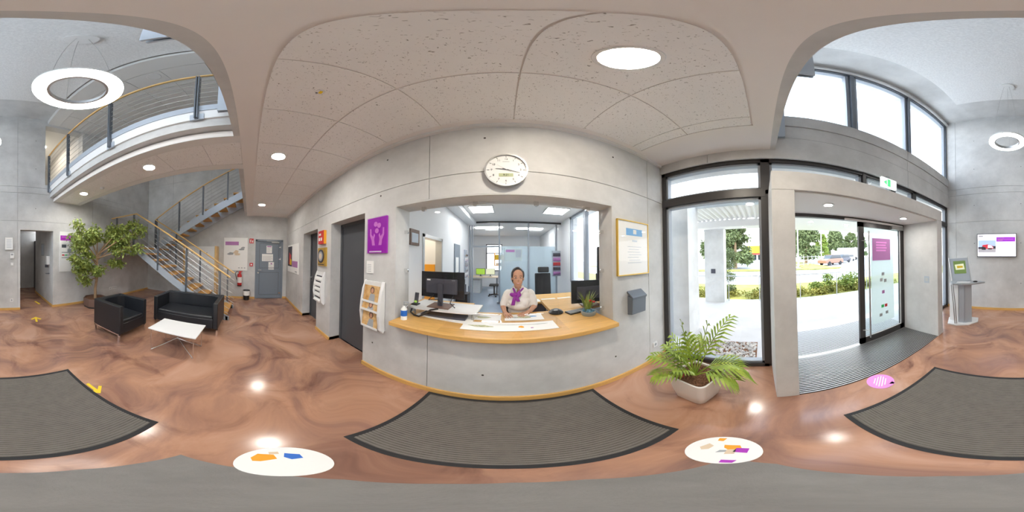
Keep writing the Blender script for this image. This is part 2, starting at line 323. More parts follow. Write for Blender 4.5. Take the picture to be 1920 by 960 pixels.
# corridor on the upper floor behind the back wall, and passage below
uc = ob('upper_corridor', B().box(-2.6, -1.26, -8.2, YB - .25, 3.4, 3.5).box(-2.6, -1.26, -8.2, YB - .25, 6.0, 6.1), 'plaster_white', kind='structure')
ob('corridor_wall', B().box(-2.7, -2.5, -8.2, YB - .25, 3.5, 6), 'plaster_white', uc); ob('corridor_wall', B().box(-1.36, -1.2, -8.2, YB - .25, 3.5, 6), 'plaster_white', uc); ob('corridor_wall', B().box(-2.5, -1.36, -8.3, -8.1, 3.5, 6), 'plaster_white', uc)
lp = ob('passage', B().box(-2.4, .1, -7.0, YB - .25, -.12, 0), 'epoxy', kind='structure')
ob('passage_wall', B().box(-1.85, -1.60, -6.1, YB - .25, 0, 2.5), 'concrete', lp); ob('passage_wall', B().box(-.69, -.5, -7, YB - .25, 0, 2.5), 'concrete', lp)
ob('passage_wall', B().box(-2.4, -.5, -7.1, -6.95, 0, 2.5), 'concrete', lp); ob('passage_ceiling', B().box(-2.4, -.5, -7, YB - .25, 2.4, 2.5), 'plaster_white', lp)
ob('passage_door', B().box(-1.84, -1.75, -6.95, -6.1, 0, 2.05), 'frame_dark', lp)
ob('passage_baseboard', B().box(-1.60, -1.58, -6.1, YB, 0, .06), 'wood', lp)
# baseboards
for n, bx_ in (('baseboard_front', (-1.575, 1.93, YF - .02, YF, 0, .062)), ('baseboard_front', (-3.035, -2.46, YF - .02, YF, 0, .062)), ('baseboard_front', (XL, -3.91, YF - .02, YF, 0, .062)),
               ('baseboard_front', (-2.48, -2.46, YF, YF + .2, 0, .062)), ('baseboard_front', (-3.93, -3.91, YF, YF + .2, 0, .062)),
               ('baseboard_back', (-.69, 1.93, YB, YB + .02, 0, .062)), ('baseboard_back', (XL, -1.60, YB, YB + .02, 0, .062)),
               ('baseboard_left', (XL, XL + .02, -1.0, .2, 0, .062)), ('baseboard_left', (XL, XL + .02, 1.2, YF - .02, 0, .062))):
    ob(n, B().box(*bx_), 'wood', kind='structure')
# dark doors in the reception wall
for n, D, hx in (('door_1', D1, -1.66), ('door_2', D2, -3.82)):
    d = ob(n, B().box(D[0] + .05, D[1] - .05, 1.55, 1.59, .005, D[3] - .05), 'door_grey', kind='structure')
    ob('door_frame', B().box(D[0], D[0] + .05, 1.53, 1.6, 0, D[3]).box(D[1] - .05, D[1], 1.53, 1.6, 0, D[3]).box(D[0], D[1], 1.53, 1.6, D[3] - .05, D[3]), 'door_grey', d)
    h = ob('door_handle', B().tube([(hx, 1.55, 1.05), (hx, 1.50, 1.05), (hx + (.1 if n == 'door_2' else -.1), 1.50, 1.05)], .009), 'chrome', d, smooth=True)
    ob('rosette', B().cyl((hx, 1.551, 1.05), (hx, 1.542, 1.05), .025), 'chrome', h); ob('rosette', B().cyl((hx, 1.551, .96), (hx, 1.542, .96), .022), 'chrome', h)
# grey door in the end wall
d3 = ob('door_3', B().box(XL - .07, XL - .03, .26, 1.14, .01, 2.1), 'door_blue', kind='structure')
ob('door_frame', B().box(XL - .1, XL + .01, .2, .27, 0, 2.15).box(XL - .1, XL + .01, 1.13, 1.2, 0, 2.15).box(XL - .1, XL + .01, .2, 1.2, 2.08, 2.15), 'door_blue', d3)
for z0, z1 in ((.14, .98), (1.12, 2.02)):
    b = B()
    for r in rects(.34, 1.06, z0, z1, [(.36, 1.04, z0 + .02, z1 - .02)]): b.box(XL - .031, XL - .02, r[0], r[1], r[2], r[3])
    ob('door_moulding', b, 'steel_grey', d3)
ob('door_closer', B().box(XL - .03, XL + .03, .78, 1.05, 2.03, 2.075), 'brushed', d3); ob('closer_arm', B().box(XL + .01, XL + .02, .6, 1.0, 2.09, 2.105), 'brushed', d3)
for z in (.2, 1.45, 1.88): ob('hinge', B().cyl((XL - .005, 1.125, z - .05), (XL - .005, 1.125, z + .05), .013).box(XL - .03, XL - .02, 1.06, 1.13, z - .02, z + .02), 'chrome', d3)
ob('door_handle', B().tube([(XL - .03, .31, 1.05), (XL + .03, .31, 1.05), (XL + .03, .42, 1.05)], .01).cyl((XL - .03, .31, .95), (XL - .015, .31, .95), .025), 'chrome', d3, smooth=True)

# ---------------------------------------------------------------- office behind the reception window
OX0, OX1, OY1, OZ = -1.3, 1.95, 5.55, 2.87
ob('door_light_seal', B().box(XL - .35, XL - .26, .1, 1.3, -.1, 2.3).box(XL - .35, XL, .1, 1.3, -.12, -.001), 'door_grey', kind='structure')  # unseen boxes added behind and under the end door to stop light leaking
ob('floor_office', B().box(-3.0, XR + .1, YF + .2, 9.2, -.12, 0), 'office_floor', kind='structure')
oc = ob('ceiling_office', B().box(-3.0, XR + .1, YF + .25, 9.2, OZ, OZ + .2), 'plaster_white', kind='structure')
wo_ = B()
for r in rects(YF + .25, OY1, 0, OZ, [(2.36, 3.12, 0, 1.93)]): wo_.box(OX0 - .12, OX0, r[0], r[1], r[2], r[3])
wo2 = ob('wall_office_left', wo_, 'office_wall', kind='structure')
ob('ceiling_cove', B().box(OX0, OX0 + .28, 1.75, OY1, OZ - .13, OZ), 'office_wall', oc)
ob('door_frame', B().box(OX0 - .13, OX0 + .012, 2.32, 2.375, 0, 1.97).box(OX0 - .13, OX0 + .012, 3.105, 3.16, 0, 1.97).box(OX0 - .13, OX0 + .012, 2.32, 3.16, 1.915, 1.97), 'brushed', wo2)
ob('warm_room', B().box(-2.6, -2.5, 2, 3.6, 0, OZ).box(-2.6, -1.42, 3.5, 3.6, 0, OZ).box(-2.6, -1.42, 1.9, 2.0, 0, OZ), 'plaster_white', kind='structure')
ob('wall_office_right', B().box(1.93, 2.2, YF + .25, 2.75, 0, OZ).box(1.93, 2.2, 4.65, 5.2, 0, OZ).box(1.93, 2.2, 2.75, 4.65, 0, .85), 'office_wall', kind='structure')
ob('wall_office_far', B().box(-3, -1.1, 9.1, 9.2, 0, OZ).box(-.2, 2.0, 9.1, 9.2, 0, OZ).box(-1.1, -.2, 9.1, 9.2, 0, .9).box(-1.1, -.2, 9.1, 9.2, 2.4, OZ), 'office_wall', kind='structure')
ob('wall_office_side', B().box(-3.1, -3, YF + .25, 9.2, 0, OZ).box(1.95, 2.1, 5.2, 9.2, 0, OZ).box(-3, OX0 - .12, 1.585, 1.7, 0, OZ), 'office_wall', kind='structure')
W5 = ob('window_5', B().box(1.94, 2.02, 2.75, 4.65, .85, .92).box(1.94, 2.02, 2.75, 4.65, OZ - .07, OZ).box(1.94, 2.02, 2.75, 2.82, .85, OZ).box(1.94, 2.02, 4.58, 4.65, .85, OZ).box(1.92, 2.02, 3.6, 3.72, .85, OZ), 'frame_in', kind='structure')
ob('pane', B().box(1.97, 1.98, 2.82, 3.6, .92, OZ - .07), 'glass', W5); ob('pane', B().box(1.97, 1.98, 3.72, 4.58, .92, OZ - .07), 'glass', W5)
W6 = ob('window_6', B().box(-1.1, -1.05, 9.08, 9.16, .9, 2.4).box(-.25, -.2, 9.08, 9.16, .9, 2.4).box(-1.1, -.2, 9.08, 9.16, .9, .95).box(-1.1, -.2, 9.08, 9.16, 2.35, 2.4).box(-1.1, -.2, 9.08, 9.16, 1.86, 1.92), 'frame_dark', kind='structure')
ob('pane', B().box(-1.05, -.25, 9.11, 9.118, .95, 2.35), 'glass', W6)
# glazed partition
gp = T('glass_partition', (.3, OY1, 0), 'aluminium framed glazed office partition behind the seated receptionist', 'partition')
ob('head_rail', B().box(OX0, 1.95, OY1 - .03, OY1 + .05, OZ - .05, OZ), 'frame_dark', gp); ob('floor_rail', B().box(-.3, 1.95, OY1 - .03, OY1 + .05, 0, .07), 'frame_in', gp)
for x in (OX0 + .06, OX0 + .14, -.22, .78, 1.78): ob('post', B().box(x - .025, x + .025, OY1 - .03, OY1 + .05, 0, OZ - .05), 'frame_in', gp)
ob('door_transom', B().box(OX0 + .14, -.22, OY1 - .02, OY1 + .04, 1.96, 2.02), 'frame_in', gp)
ob('overdoor_pane', B().box(OX0 + .16, -.24, OY1, OY1 + .01, 2.02, OZ - .05), 'glass', gp)
for x0, x1 in ((-.195, .755), (.805, 1.755)):
    ob('pane', B().box(x0, x1, OY1, OY1 + .01, 2.0, OZ - .05), 'glass', gp)
    ob('frosted_pane', B().box(x0, x1, OY1, OY1 + .01, .07, 2.0), 'frost', gp)
ps_ = ob('window_notice', B().box(-.03, .56, OY1 - .004, OY1 - .001, 1.50, 1.93), 'frost_white', gp); ob('heading', B().box(0.0, .30, OY1 - .006, OY1 - .004, 1.80, 1.88), 'purple_pale', ps_); ob('text_block', B().box(.34, .52, OY1 - .006, OY1 - .004, 1.62, 1.88), 'steel_light', ps_)
for x, y in ((-.61, 3.8 + .3), (1.31, 3.8 + .3)):
    t = T('office_ceiling_light', (x, y, OZ - .02), 'square white ceiling light panel in the office, ' + ('near the inner wall' if x < 0 else 'near the office windows'), 'ceiling light', 'square office ceiling lights')
    ob('diffuser', B().box(x - .28, x + .28, y - .28, y + .28, OZ - .018, OZ - .002), 'panel_light', t)
    b = B()
    for r in rects(x - .3, x + .3, y - .3, y + .3, [(x - .28, x + .28, y - .28, y + .28)]): b.box(*r, OZ - .02, OZ)
    ob('rim', b, 'white', t)
for x, y, s in ((-.7, 6.6, 'left'), (1.0, 6.8, 'right')):
    tag(ob('office_ceiling_light', B().box(x - .55, x + .55, y - .14, y + .14, OZ - .02, OZ - .001), 'panel_light'), 'long ceiling light in the back office ' + ('above the desk' if s == 'left' else 'behind the frosted glass'), 'ceiling light', 'back office ceiling lights')

# ---------------------------------------------------------------- lamps
def downlight(x, y, z, r, label, m='lamp', group=None):
    t = T('downlight', (x, y, z), label, 'ceiling light', group)
    ob('lens', B().cyl((x, y, z - .004), (x, y, z + .003), r, 28), m, t)
    ob('rim', B().lathe([(r, z + .003), (r, z - .008), (r + .018, z - .006), (r + .02, z + .003)], (x, y, 0), 28), 'white', t, smooth=True)
downlight(.37, .365, 3.0, .105, 'large round lit downlight in the tiled ceiling above the potted palm', 'lamp_warm')
downlight(-2.03, .33, 3.0, .085, 'round lit downlight in the tiled ceiling outside the dark doors')
downlight(-4.44, .30, 3.0, .085, 'round lit downlight in the tiled ceiling before the grey end door')
downlight(-2.0, -1.45, 3.0, .085, 'round lit downlight under the gallery above the black armchair')
downlight(-1.98, -3.24, 3.0, .085, 'round lit downlight under the gallery near the back wall')
downlight(1.61, -.71, 2.107, .045, 'small downlight in the portal lining above the open doorway')
downlight(1.64, -1.95, 2.107, .045, 'small downlight in the portal lining above the closed door leaf')
downlight(-1.9, -1.36, 5.998, .09, 'round unlit downlight in the white ceiling above the gallery', 'white')
downlight(-1.75, -5.6, 5.998, .09, 'round downlight in the upper corridor ceiling', 'lamp_warm')
wl_ = bpy.data.lights.new('warm_room_lamp_offscreen', 'AREA'); wl_.shape = 'DISK'; wl_.size = .2; wl_.energy = 6.5; wl_.color = (1, .88, .70)
wlo = bpy.data.objects.new('warm_room_lamp_offscreen', wl_); COL.objects.link(wlo); wlo.location = (-1.9, 2.8, 2.85)   # lamp of the lit room beyond the office doorway, hidden by the wall
def ring(x, y, z, Ro, Ri, zc, label):
    t = T('ring_pendant', (x, y, z), label, 'pendant lamp', 'ring pendant lamps in the hall')
    h = .05
    ob('light_ring', B().lathe([(Ri + .02, z), (Ri + .03, z - .012), (Ro - .012, z - .012), (Ro, z), (Ro, z + .012)], (x, y, 0), 56), 'ring_light', t, smooth=True)
    ob('ring_cover', B().lathe([(Ro, z + .012), (Ro, z + h), (Ri + .02, z + h), (Ri + .02, z)], (x, y, 0), 56), 'white', t, smooth=True)
    ob('inner_band', B().lathe([(Ri, z - .008), (Ri + .02, z - .008), (Ri + .02, z + h), (Ri, z + h), (Ri, z - .008)], (x, y, 0), 56), 'alu', t, smooth=True)
    ob('canopy', B().cyl((x, y, zc - .035), (x, y, zc), .13, 32), 'white', t, smooth=True)
    for k in range(3):
        a = k * 2 * PI / 3 + .4; c, s_ = math.cos(a), math.sin(a)
        ob('cable', B().cyl((x + .05 * c, y + .05 * s_, zc - .03), (x + (Ro + Ri) / 2 * c, y + (Ro + Ri) / 2 * s_, z + h), .0022, 6), 'brushed', t)
ring(-.585, -1.07, 3.43, .33, .205, 6.14, 'large glowing white ring pendant hanging above the striped mat and armchair')
ring(.18, -2.84, 3.83, .31, .20, 6.14, 'white ring pendant hanging before the wall with the screen')
sk = T('smoke_detector', (-2.15, -2.75, 2.95), 'small white smoke detector under the gallery ceiling', 'detector')
ob('base', B().cyl((-2.1, -2.7, 2.985), (-2.1, -2.7, 3.002), .05, 20), 'white', sk); ob('head', B().cyl((-2.1, -2.7, 2.96), (-2.1, -2.7, 2.985), .032, 20, .042), 'white', sk, smooth=True)
sk = T('ceiling_sensor', (-.83, .353, 2.98), 'small yellow marked sensor set in the tiled ceiling', 'sensor')
ob('plate', B().cyl((-.83, .353, 2.994), (-.83, .353, 3.003), .028, 20), 'white', sk); ob('window', B().box(-.845, -.815, .345, .365, 2.991, 2.995), 'yellow', sk); ob('clip', B().box(-.85, -.84, .33, .343, 2.990, 2.995), 'darkprint', sk)

# ---------------------------------------------------------------- gallery railing and stairs
def post(b, x, y, z0, z1, ax='y', w_=.025, gap=.012):
    for s in (-1, 1):
        if ax == 'y': b.box(x - .03, x + .03, y + s * gap - .006, y + s * gap + .006, z0, z1)
        else: b.box(x + s * gap - .006, x + s * gap + .006, y - .03, y + .03, z0, z1)
    return b
def railing(name, label, P, Zf, h, posts, low, n=7, side=0, wires=True):
    """straight rail in a vertical plane: P list of (x,y); Zf(y)->floor height"""
    t = T(name, (P[0][0], P[0][1], Zf(P[0][1])), label, 'railing')
    pts = [(x, y, Zf(y) + h) for x, y in P]
    ob('handrail', B().tube(pts, .021, 10), 'wood_rail', t, smooth=True)
    for x, y in posts: ob('post', post(B(), x, y, Zf(y) - low, Zf(y) + h - .02), 'steel_grey', t)
    for k in range(n):
        z = .12 + (h - .2) * k / (n - 1)
        ob('wire', B().tube([(x, y, Zf(y) + z) for x, y in P], .005, 6), 'brushed', t)
    return t
gr = railing('gallery_railing', 'wire railing with wooden handrail along the edge of the white gallery', [(-1.45, YB), (-1.45, -.26)], lambda y: 3.5, 1.03, [(-1.45, -4.16), (-1.45, -3.0), (-1.45, -1.72), (-1.45, -.53)], .24)
for y in (-4.12, -3.0, -1.72, -.53): ob('clamp_plate', B().box(-1.482, -1.46, y - .07, y + .07, 3.25, 3.36), 'steel_light', gr)
t = T('front_railing', (0, -.27, 3.5), 'steel railing posts clamped to the upper slab edge overlooking the hall', 'railing')
for x in (-1.33, -.35, .80, 1.84): ob('post', B().box(x - .06, x + .06, -.215, -.19, 3.22, 3.45).box(x - .02, x - .008, -.30, -.215, 3.2, 4.52).box(x + .008, x + .02, -.30, -.215, 3.2, 4.52), 'steel_light', t)
ob('handrail', B().tube([(-1.45, -.26, 4.53), (1.87, -.26, 4.53)], .021, 10), 'wood_rail', t, smooth=True)
# stairs: lower flight (towards the back wall), landing, upper flight (towards the front)
st = T('staircase', (-4.6, -1.8, 0), 'open grey steel staircase with wooden treads and a landing, along the end wall', 'staircase')
R_, G_ = .175, .285; Y0 = -.50
def flight(x0, x1, ya, za, s, n):
    tr = []
    for i in range(n):
        y = ya + s * G_ * i; z = za + R_ * (i + 1)
        o = ob('tread', B().box(x0, x1, y - s * .02, y + s * (G_ + .0), z - .045, z), 'wood_tread', st) if not tr else dup(tr[0], (0, s * G_ * i, R_ * i), st)
        tr.append(o)
    return tr
flight(-4.60, -3.70, Y0, 0, -1, 9)
LY = Y0 - 9 * G_
ob('landing', B().box(XL, -3.68, YB, LY, 1.70, 1.75), 'wood_tread', st)
ob('landing_frame', B().box(XL, -3.68, LY - .05, LY, 1.52, 1.70).box(-3.73, -3.68, YB, LY, 1.52, 1.70), 'steel_light', st)
flight(-5.66, -4.76, LY, 1.75, 1, 10)
def stringer(x, ya, za, yb, zb, d=.14, e=.10): # band parallel to the slope
    return B().prism([(ya, za - d), (yb, zb - d), (yb, zb + e), (ya, za + e)], 'x', x - .02, x + .02)
for x in (-3.68, -4.62): ob('stringer', stringer(x, Y0 + .03, .05, LY - .02, 1.70 + .02, .15, .05), 'steel_light', st)
for x in (-4.74, -5.68): ob('stringer', stringer(x, LY - .05, 1.75, -.195, 3.44, .12, .12), 'steel_light', st)
for x in (-3.68, -4.62): ob('stringer_foot', B().box(x - .02, x + .02, Y0 - .02, Y0 + .06, 0, .1), 'steel_light', st)
fl = lambda y: max(0, min(1.75, (Y0 - y) / G_ * R_ + .12))
fu = lambda y: 1.80 + (y - LY) / G_ * R_
sr = railing('stair_railing', 'wire railing with wooden handrail on the open outer side of the lower stair flight', [(-3.66, -.43), (-3.66, LY + .0), (-3.66, YB + .05)], lambda y: .03 + (1.72 - .03) * min(1, (y + .43) / (LY + .43)), 1.02, [(-3.66, y) for y in (-.66, -1.49, -2.31, LY - .1, YB + .3)], .12)
sr = railing('stair_railing', 'wire railing with wooden handrail between the two stair flights, lower part', [(-4.64, -.43), (-4.64, LY)], lambda y: .03 + (1.72 - .03) * min(1, (y + .43) / (LY + .43)), 1.02, [(-4.64, y) for y in (-.62, -1.45, -2.25, LY + .02)], .12)
sr = railing('stair_railing', 'wire railing with wooden handrail on the upper stair flight', [(-4.71, LY), (-4.71, -.24)], fu, .97, [(-4.71, y) for y in (LY + .02, -2.2, -1.42, -.68)], .03)

# ---------------------------------------------------------------- lounge
def armchair(name, M, wd, dp, label, seats):
    t = T(name, M.translation, label, name.replace('_', ' ') if name != 'armchair' else 'armchair')
    Z0, ZT, a = .16, .68, .085
    ob('base', B(M).box(-wd / 2 + a, wd / 2 - a, .09, dp - .03, Z0, .30), 'leather', t, bevel=.012)
    ob('front_panel', B(M).box(-wd / 2 + a + .002, wd / 2 - a - .002, .005, .1, Z0, .36), 'leather', t, bevel=.012)
    for s in (-1, 1): ob('armrest', B(M).box(s * wd / 2, s * (wd / 2 - a), 0, dp, Z0, ZT), 'leather', t, bevel=.014)
    ob('backrest', B(M).box(-wd / 2 + a + .001, wd / 2 - a - .001, dp - a - .02, dp, Z0, ZT), 'leather', t, bevel=.014)
    w1 = (wd - 2 * a) / seats
    ob('seat_cushion', B(M).box(-wd / 2 + a + .004, wd / 2 - a - .004, .01, dp - .16, .30, .42), 'leather', t, bevel=.03)
    # curved back pad running round the inside
    pts = []; n = 14; hw = wd / 2 - a
    for i in range(n + 1):
        u = -1 + 2 * i / n; pts.append((u * hw, dp - .11 - .10 * abs(u) ** 4))
    poly = pts + [(hw, dp - .06), (-hw, dp - .06)]
    ob('back_pad', B(M).prism(poly, 'z', .40, .665), 'leather', t, smooth=True)
    for s in (-1, 1):
        for y in (.02, dp - .045):
            ob('leg', B(M).box(s * (wd / 2 - .005), s * (wd / 2 - .035), y, y + .03, 0, Z0 + .01), 'chrome', t)
        ob('frame_bar', B(M).box(s * (wd / 2 - .005), s * (wd / 2 - .035), .02, dp - .02, Z0 - .022, Z0), 'chrome', t)
    return t
Marm = Matrix.Translation((-2.13, -1.80, 0)) @ Matrix.Rotation(PI, 4, 'Z')   # faces +y
armchair('armchair', Marm, .70, .70, 'black leather cube armchair on chrome legs beside the ficus planter', 1)
Msofa = Matrix.Translation((-2.77, -1.18, 0)) @ Matrix.Rotation(PI / 2, 4, 'Z')     # local front -y -> +x
armchair('sofa', Msofa, 1.30, .72, 'black leather two-seat sofa on chrome legs in front of the stairs', 2)
t = T('coffee_table', (-2.14, -.99, 0), 'low white coffee table on crossed chrome wire legs before the sofa', 'table')
ob('tabletop', B().box(-2.385, -1.905, -1.35, -.635, .40, .415), 'white', t, bevel=.003)
C4 = [(-1.93, -1.31), (-1.96, -.68), (-2.36, -.69), (-2.37, -1.31)]
for i in range(4):
    x, y = C4[i]; ob('leg', B().tube([(x, y, .40), (x, y, .02), (x + (-2.15 - x) * .06, y + (-1 - y) * .06, .008)], .006, 8), 'chrome', t, smooth=True)
for i, j in ((0, 2), (1, 3)):
    m_ = ((C4[i][0] + C4[j][0]) / 2, (C4[i][1] + C4[j][1]) / 2, .22)
    ob('cross_wire', B().tube([(*C4[i], .010), m_, (*C4[j], .010)], .006, 8), 'chrome', t, smooth=True)

# ficus in brown planter
fx, fy = -2.72, -3.76
t = T('potted_ficus', (fx, fy, 0), 'tall leafy ficus tree in a brown octagonal planter against the back wall', 'plant')
oct_ = [(fx + .34 * math.cos(R(22.5 + 45 * k)), fy + .34 * math.sin(R(22.5 + 45 * k))) for k in range(8)]
ob('plinth', B().prism([(fx + (x - fx) * .93, fy + (y - fy) * .93) for x, y in oct_], 'z', 0, .05), 'black', t)
b = B(); ins = [(fx + (x - fx) * .92, fy + (y - fy) * .92) for x, y in oct_]
for i in range(8):
    j = (i + 1) % 8; A_, B_, C_, D_ = oct_[i], oct_[j], ins[j], ins[i]
    b.prism([A_, B_, C_, D_], 'z', .05, .27)
ob('planter', b, 'planter', t); ob('soil', B().prism(ins, 'z', .05, .24), 'soil', t)
trunk = [(fx, fy, .2), (fx + .02, fy + .02, .55), (fx - .02, fy + .05, .9), (fx - .05, fy, 1.2), (fx - .04, fy, 1.55)]
br_ = B().tube(trunk, [.045, .04, .038, .034, .026], 10)
tips = []
rnd = random.Random(3)
LIMBS = [((-.05, 0, 1.2), (.45, .02, 1.75), (.62, .05, 2.35)), ((-.03, 0, 1.3), (.30, .1, 1.5), (.72, .15, 1.75)), ((-.05, 0, 1.4), (-.35, .1, 2.0), (-.55, .1, 2.35)), ((-.04, 0, 1.5), (.02, .1, 2.0), (.1, .1, 2.2)),
         ((-.04, 0, 1.5), (-.45, .2, 1.95), (-.70, .35, 2.3)), ((-.05, 0, 1.35), (-.45, .25, 1.75), (-.70, .5, 1.9)), ((0, 0, .95), (.35, .1, 1.25), (.62, .2, 1.3)), ((0, 0, .85), (.35, .05, .75), (.62, .1, 1.15)), ((-.02, 0, 1.0), (-.45, .2, 1.3), (-.7, .3, 1.25)), ((-.05, 0, 1.4), (-.5, .15, 2.1), (-.68, .2, 1.75)), ((0, 0, .8), (.15, .2, 1.05), (.1, .3, 1.12)), ((-.04, 0, 1.5), (.3, .2, 1.9), (.35, .2, 2.1)), ((-.04, 0, 1.5), (-.45, .55, 1.95), (-.74, 1.12, 2.2)), ((-.04, 0, 1.4), (-.42, .5, 1.6), (-.72, 1.02, 1.7)), ((-.04, 0, 1.5), (-.4, .4, 2.1), (-.70, .82, 2.4)), ((-.04, 0, 1.4), (.4, .1, 1.8), (.8, .15, 1.95)), ((-.04, 0, 1.0), (.4, .1, 1.15), (.78, .2, 1.45))]
for a, m_, e in LIMBS:
    P = [Vector(q) + Vector((fx, fy, 0)) for q in (a, m_, e)]; br_.tube(P, [.02, .013, .006], 6)
    for u in (.45, .6, .75, .9, 1.0):
        q = P[0].lerp(P[1], u * 2) if u < .5 else P[1].lerp(P[2], u * 2 - 1)
        tips.append((q, .20 if u > .5 else .13))
ob('trunk', br_, 'bark', t, smooth=True)
def leaves(name, centres, m, parent, per, size, rnd, kind='stuff', squash=.75, label=None, cat=None, ymin=None, xmin=None):
    b = B()
    for c, rad in centres:
        for _ in range(per):
            d = Vector((rnd.gauss(0, 1), rnd.gauss(0, 1), rnd.gauss(0, 1))); d = d.normalized() * rad * rnd.random() ** .45; d.z *= squash
            p = c + d
            if ymin is not None and p.y < ymin: p.y = ymin + rnd.random() * .05
            if xmin is not None and p.x < xmin: p.x = xmin + rnd.random() * .15
            f = Vector((rnd.gauss(0, 1), rnd.gauss(0, 1), -.7 + rnd.gauss(0, .6))).normalized(); w_ = f.cross(Vector((rnd.gauss(0, 1), rnd.gauss(0, 1), rnd.gauss(0, 1)))).normalized()
            n_ = f.cross(w_); s_ = size * rnd.uniform(.7, 1.25)
            b.add([p, p + f * s_ * .45 + w_ * s_ * .22 + n_ * s_ * .05, p + f * s_, p + f * s_ * .45 - w_ * s_ * .22 + n_ * s_ * .05], [(0, 1, 2), (0, 2, 3)])
    return ob(name, b, m, parent, label, cat, kind=kind)
leaves('foliage', tips, 'leaf', t, 75, .10, rnd, ymin=YB + .12, xmin=-3.49)

# palm in white pot
px_, py_ = 1.275, .558
t = T('potted_palm', (px_, py_, 0), 'young green palm in a square white pot beside the tall window', 'plant')
Mp = at(None, px_, py_, 0, R(-15))
def sq(b, h, z, rr=.055, n=6):
    vs = []
    for k in range(4):
        cx, cy = (h - rr) * (1, -1, -1, 1)[k], (h - rr) * (1, 1, -1, -1)[k]
        for i in range(n + 1):
            a = k * PI / 2 + i * PI / 2 / n; vs.append((cx + rr * math.cos(a), cy + rr * math.sin(a), z))
    return vs
def loft(b, rings):
    n = len(rings[0]); k = len(rings); vs = [p for r in rings for p in r]
    b.add(vs, [(i * n + j, i * n + (j + 1) % n, (i + 1) * n + (j + 1) % n, (i + 1) * n + j) for i in range(k - 1) for j in range(n)]); return b
b = loft(B(Mp), [sq(b, h, z) for h, z in ((.125, 0), (.14, .02), (.165, .15), (.188, .34), (.188, .355), (.172, .355), (.168, .30))])
b.add(sq(b, .125, 0.001), [tuple(range(28))]); ob('pot', b, 'pot_white', t, smooth=True)
b = B(Mp); b.add(sq(b, .171, .33), [tuple(range(28))]); b.add(sq(b, .165, .28), [tuple(range(28))[::-1]]); ob('soil', b, 'soil', t)
b = B(Mp); rp = random.Random(5)
for _ in range(160):
    x, y = rp.uniform(-.15, .15), rp.uniform(-.15, .15); b.ell((x, y, .333), (rp.uniform(.006, .012), rp.uniform(.006, .012), .006), 6, 4)
ob('bark_chips', b, 'soil', t, kind='stuff')
ob('water_gauge', B().cyl((px_ - .08, py_ + .1, .30), (px_ - .08, py_ + .1, .38), .012, 10), 'red', t)
def frond(base, az_, lift, L, n, width, droop):
    b = B(); p = Vector(base); d = Vector((math.cos(az_) * math.cos(lift), math.sin(az_) * math.cos(lift), math.sin(lift))); pts = [p.copy()]
    N_ = 16
    for i in range(N_):
        p = p + d * (L / N_); d = (d + Vector((0, 0, -droop / N_ * (i / N_ + .3)))).normalized(); pts.append(p.copy())
    b.tube(pts, [.006 * (1 - .7 * i / N_) + .001 for i in range(N_ + 1)], 6)
    for k in range(n):
        u = .38 + .62 * k / (n - 1); i = min(N_ - 1, int(u * N_)); q = pts[i].lerp(pts[i + 1], u * N_ - i); f = (pts[i + 1] - pts[i]).normalized()
        s_ = f.cross(Vector((0, 0, 1))).normalized(); up = s_.cross(f)
        ll = width * (math.sin(PI * min(1, .25 + .75 * (u - .38) / .62 * 1.0)) * .6 + .5)
        for sg in (-1, 1):
            dd = (s_ * sg * .75 + f * .75 + up * .12).normalized(); w_ = dd.cross(up).normalized() * .014
            e = q + dd * ll - Vector((0, 0, ll * .45)); m_ = q + dd * ll * .5 - Vector((0, 0, ll * .06))
            b.add([q - w_ * .4, q + w_ * .4, m_ + w_, e, m_ - w_], [(0, 1, 2, 4), (4, 2, 3)])
    return b
PB = (px_ - .01, py_ + .02, .31)
for az_, lf, L, n, wd, dr in ((R(-78), 58, .50, 11, .30, 3.0), (R(-42), 70, .74, 11, .22, 1.5), (R(-55), 80, .62, 5, .22, .5), (R(118), 58, .46, 9, .20, 1.6), (R(135), 82, .66, 5, .2, .3), (R(145), 48, .40, 9, .18, 1.8), (R(60), 80, .48, 7, .2, .6), (R(95), 66, .44, 9, .19, 1.3), (R(165), 62, .36, 8, .17, 1.5), (R(-100), 50, .42, 9, .22, 2.6), (R(105), 74, .52, 8, .2, .9), (R(20), 60, .5, 9, .2, 1.6), (R(150), 70, .46, 8, .18, 1.0)):
    ob('frond', frond(PB, az_, R(lf), L, n, wd, dr), 'palm_leaf', t)

# cabinet under the stairs
t = T('drawer_cabinet', (-5.62, -1.7, 0), 'white drawer cabinet with wooden sides standing behind the stairs', 'cabinet')
ob('body', B().box(-5.8, -5.46, -2.28, -1.19, 0, 1.85), 'white', t); ob('side_panel', B().box(-5.8, -5.43, -1.19, -1.12, 0, 1.86), 'wood_rail', t); ob('side_panel', B().box(-5.8, -5.43, -2.35, -2.28, 0, 1.86), 'wood_rail', t)
for j in range(4):
    for i in range(2):
        y0 = -2.27 + i * .54; z0 = .08 + j * .44
        d_ = ob('drawer', B().box(-5.465, -5.44, y0, y0 + .53, z0, z0 + .43), 'white', t, bevel=.003); ob('knob', B().cyl((-5.44, y0 + .265, z0 + .22), (-5.42, y0 + .265, z0 + .22), .015), 'black', d_)

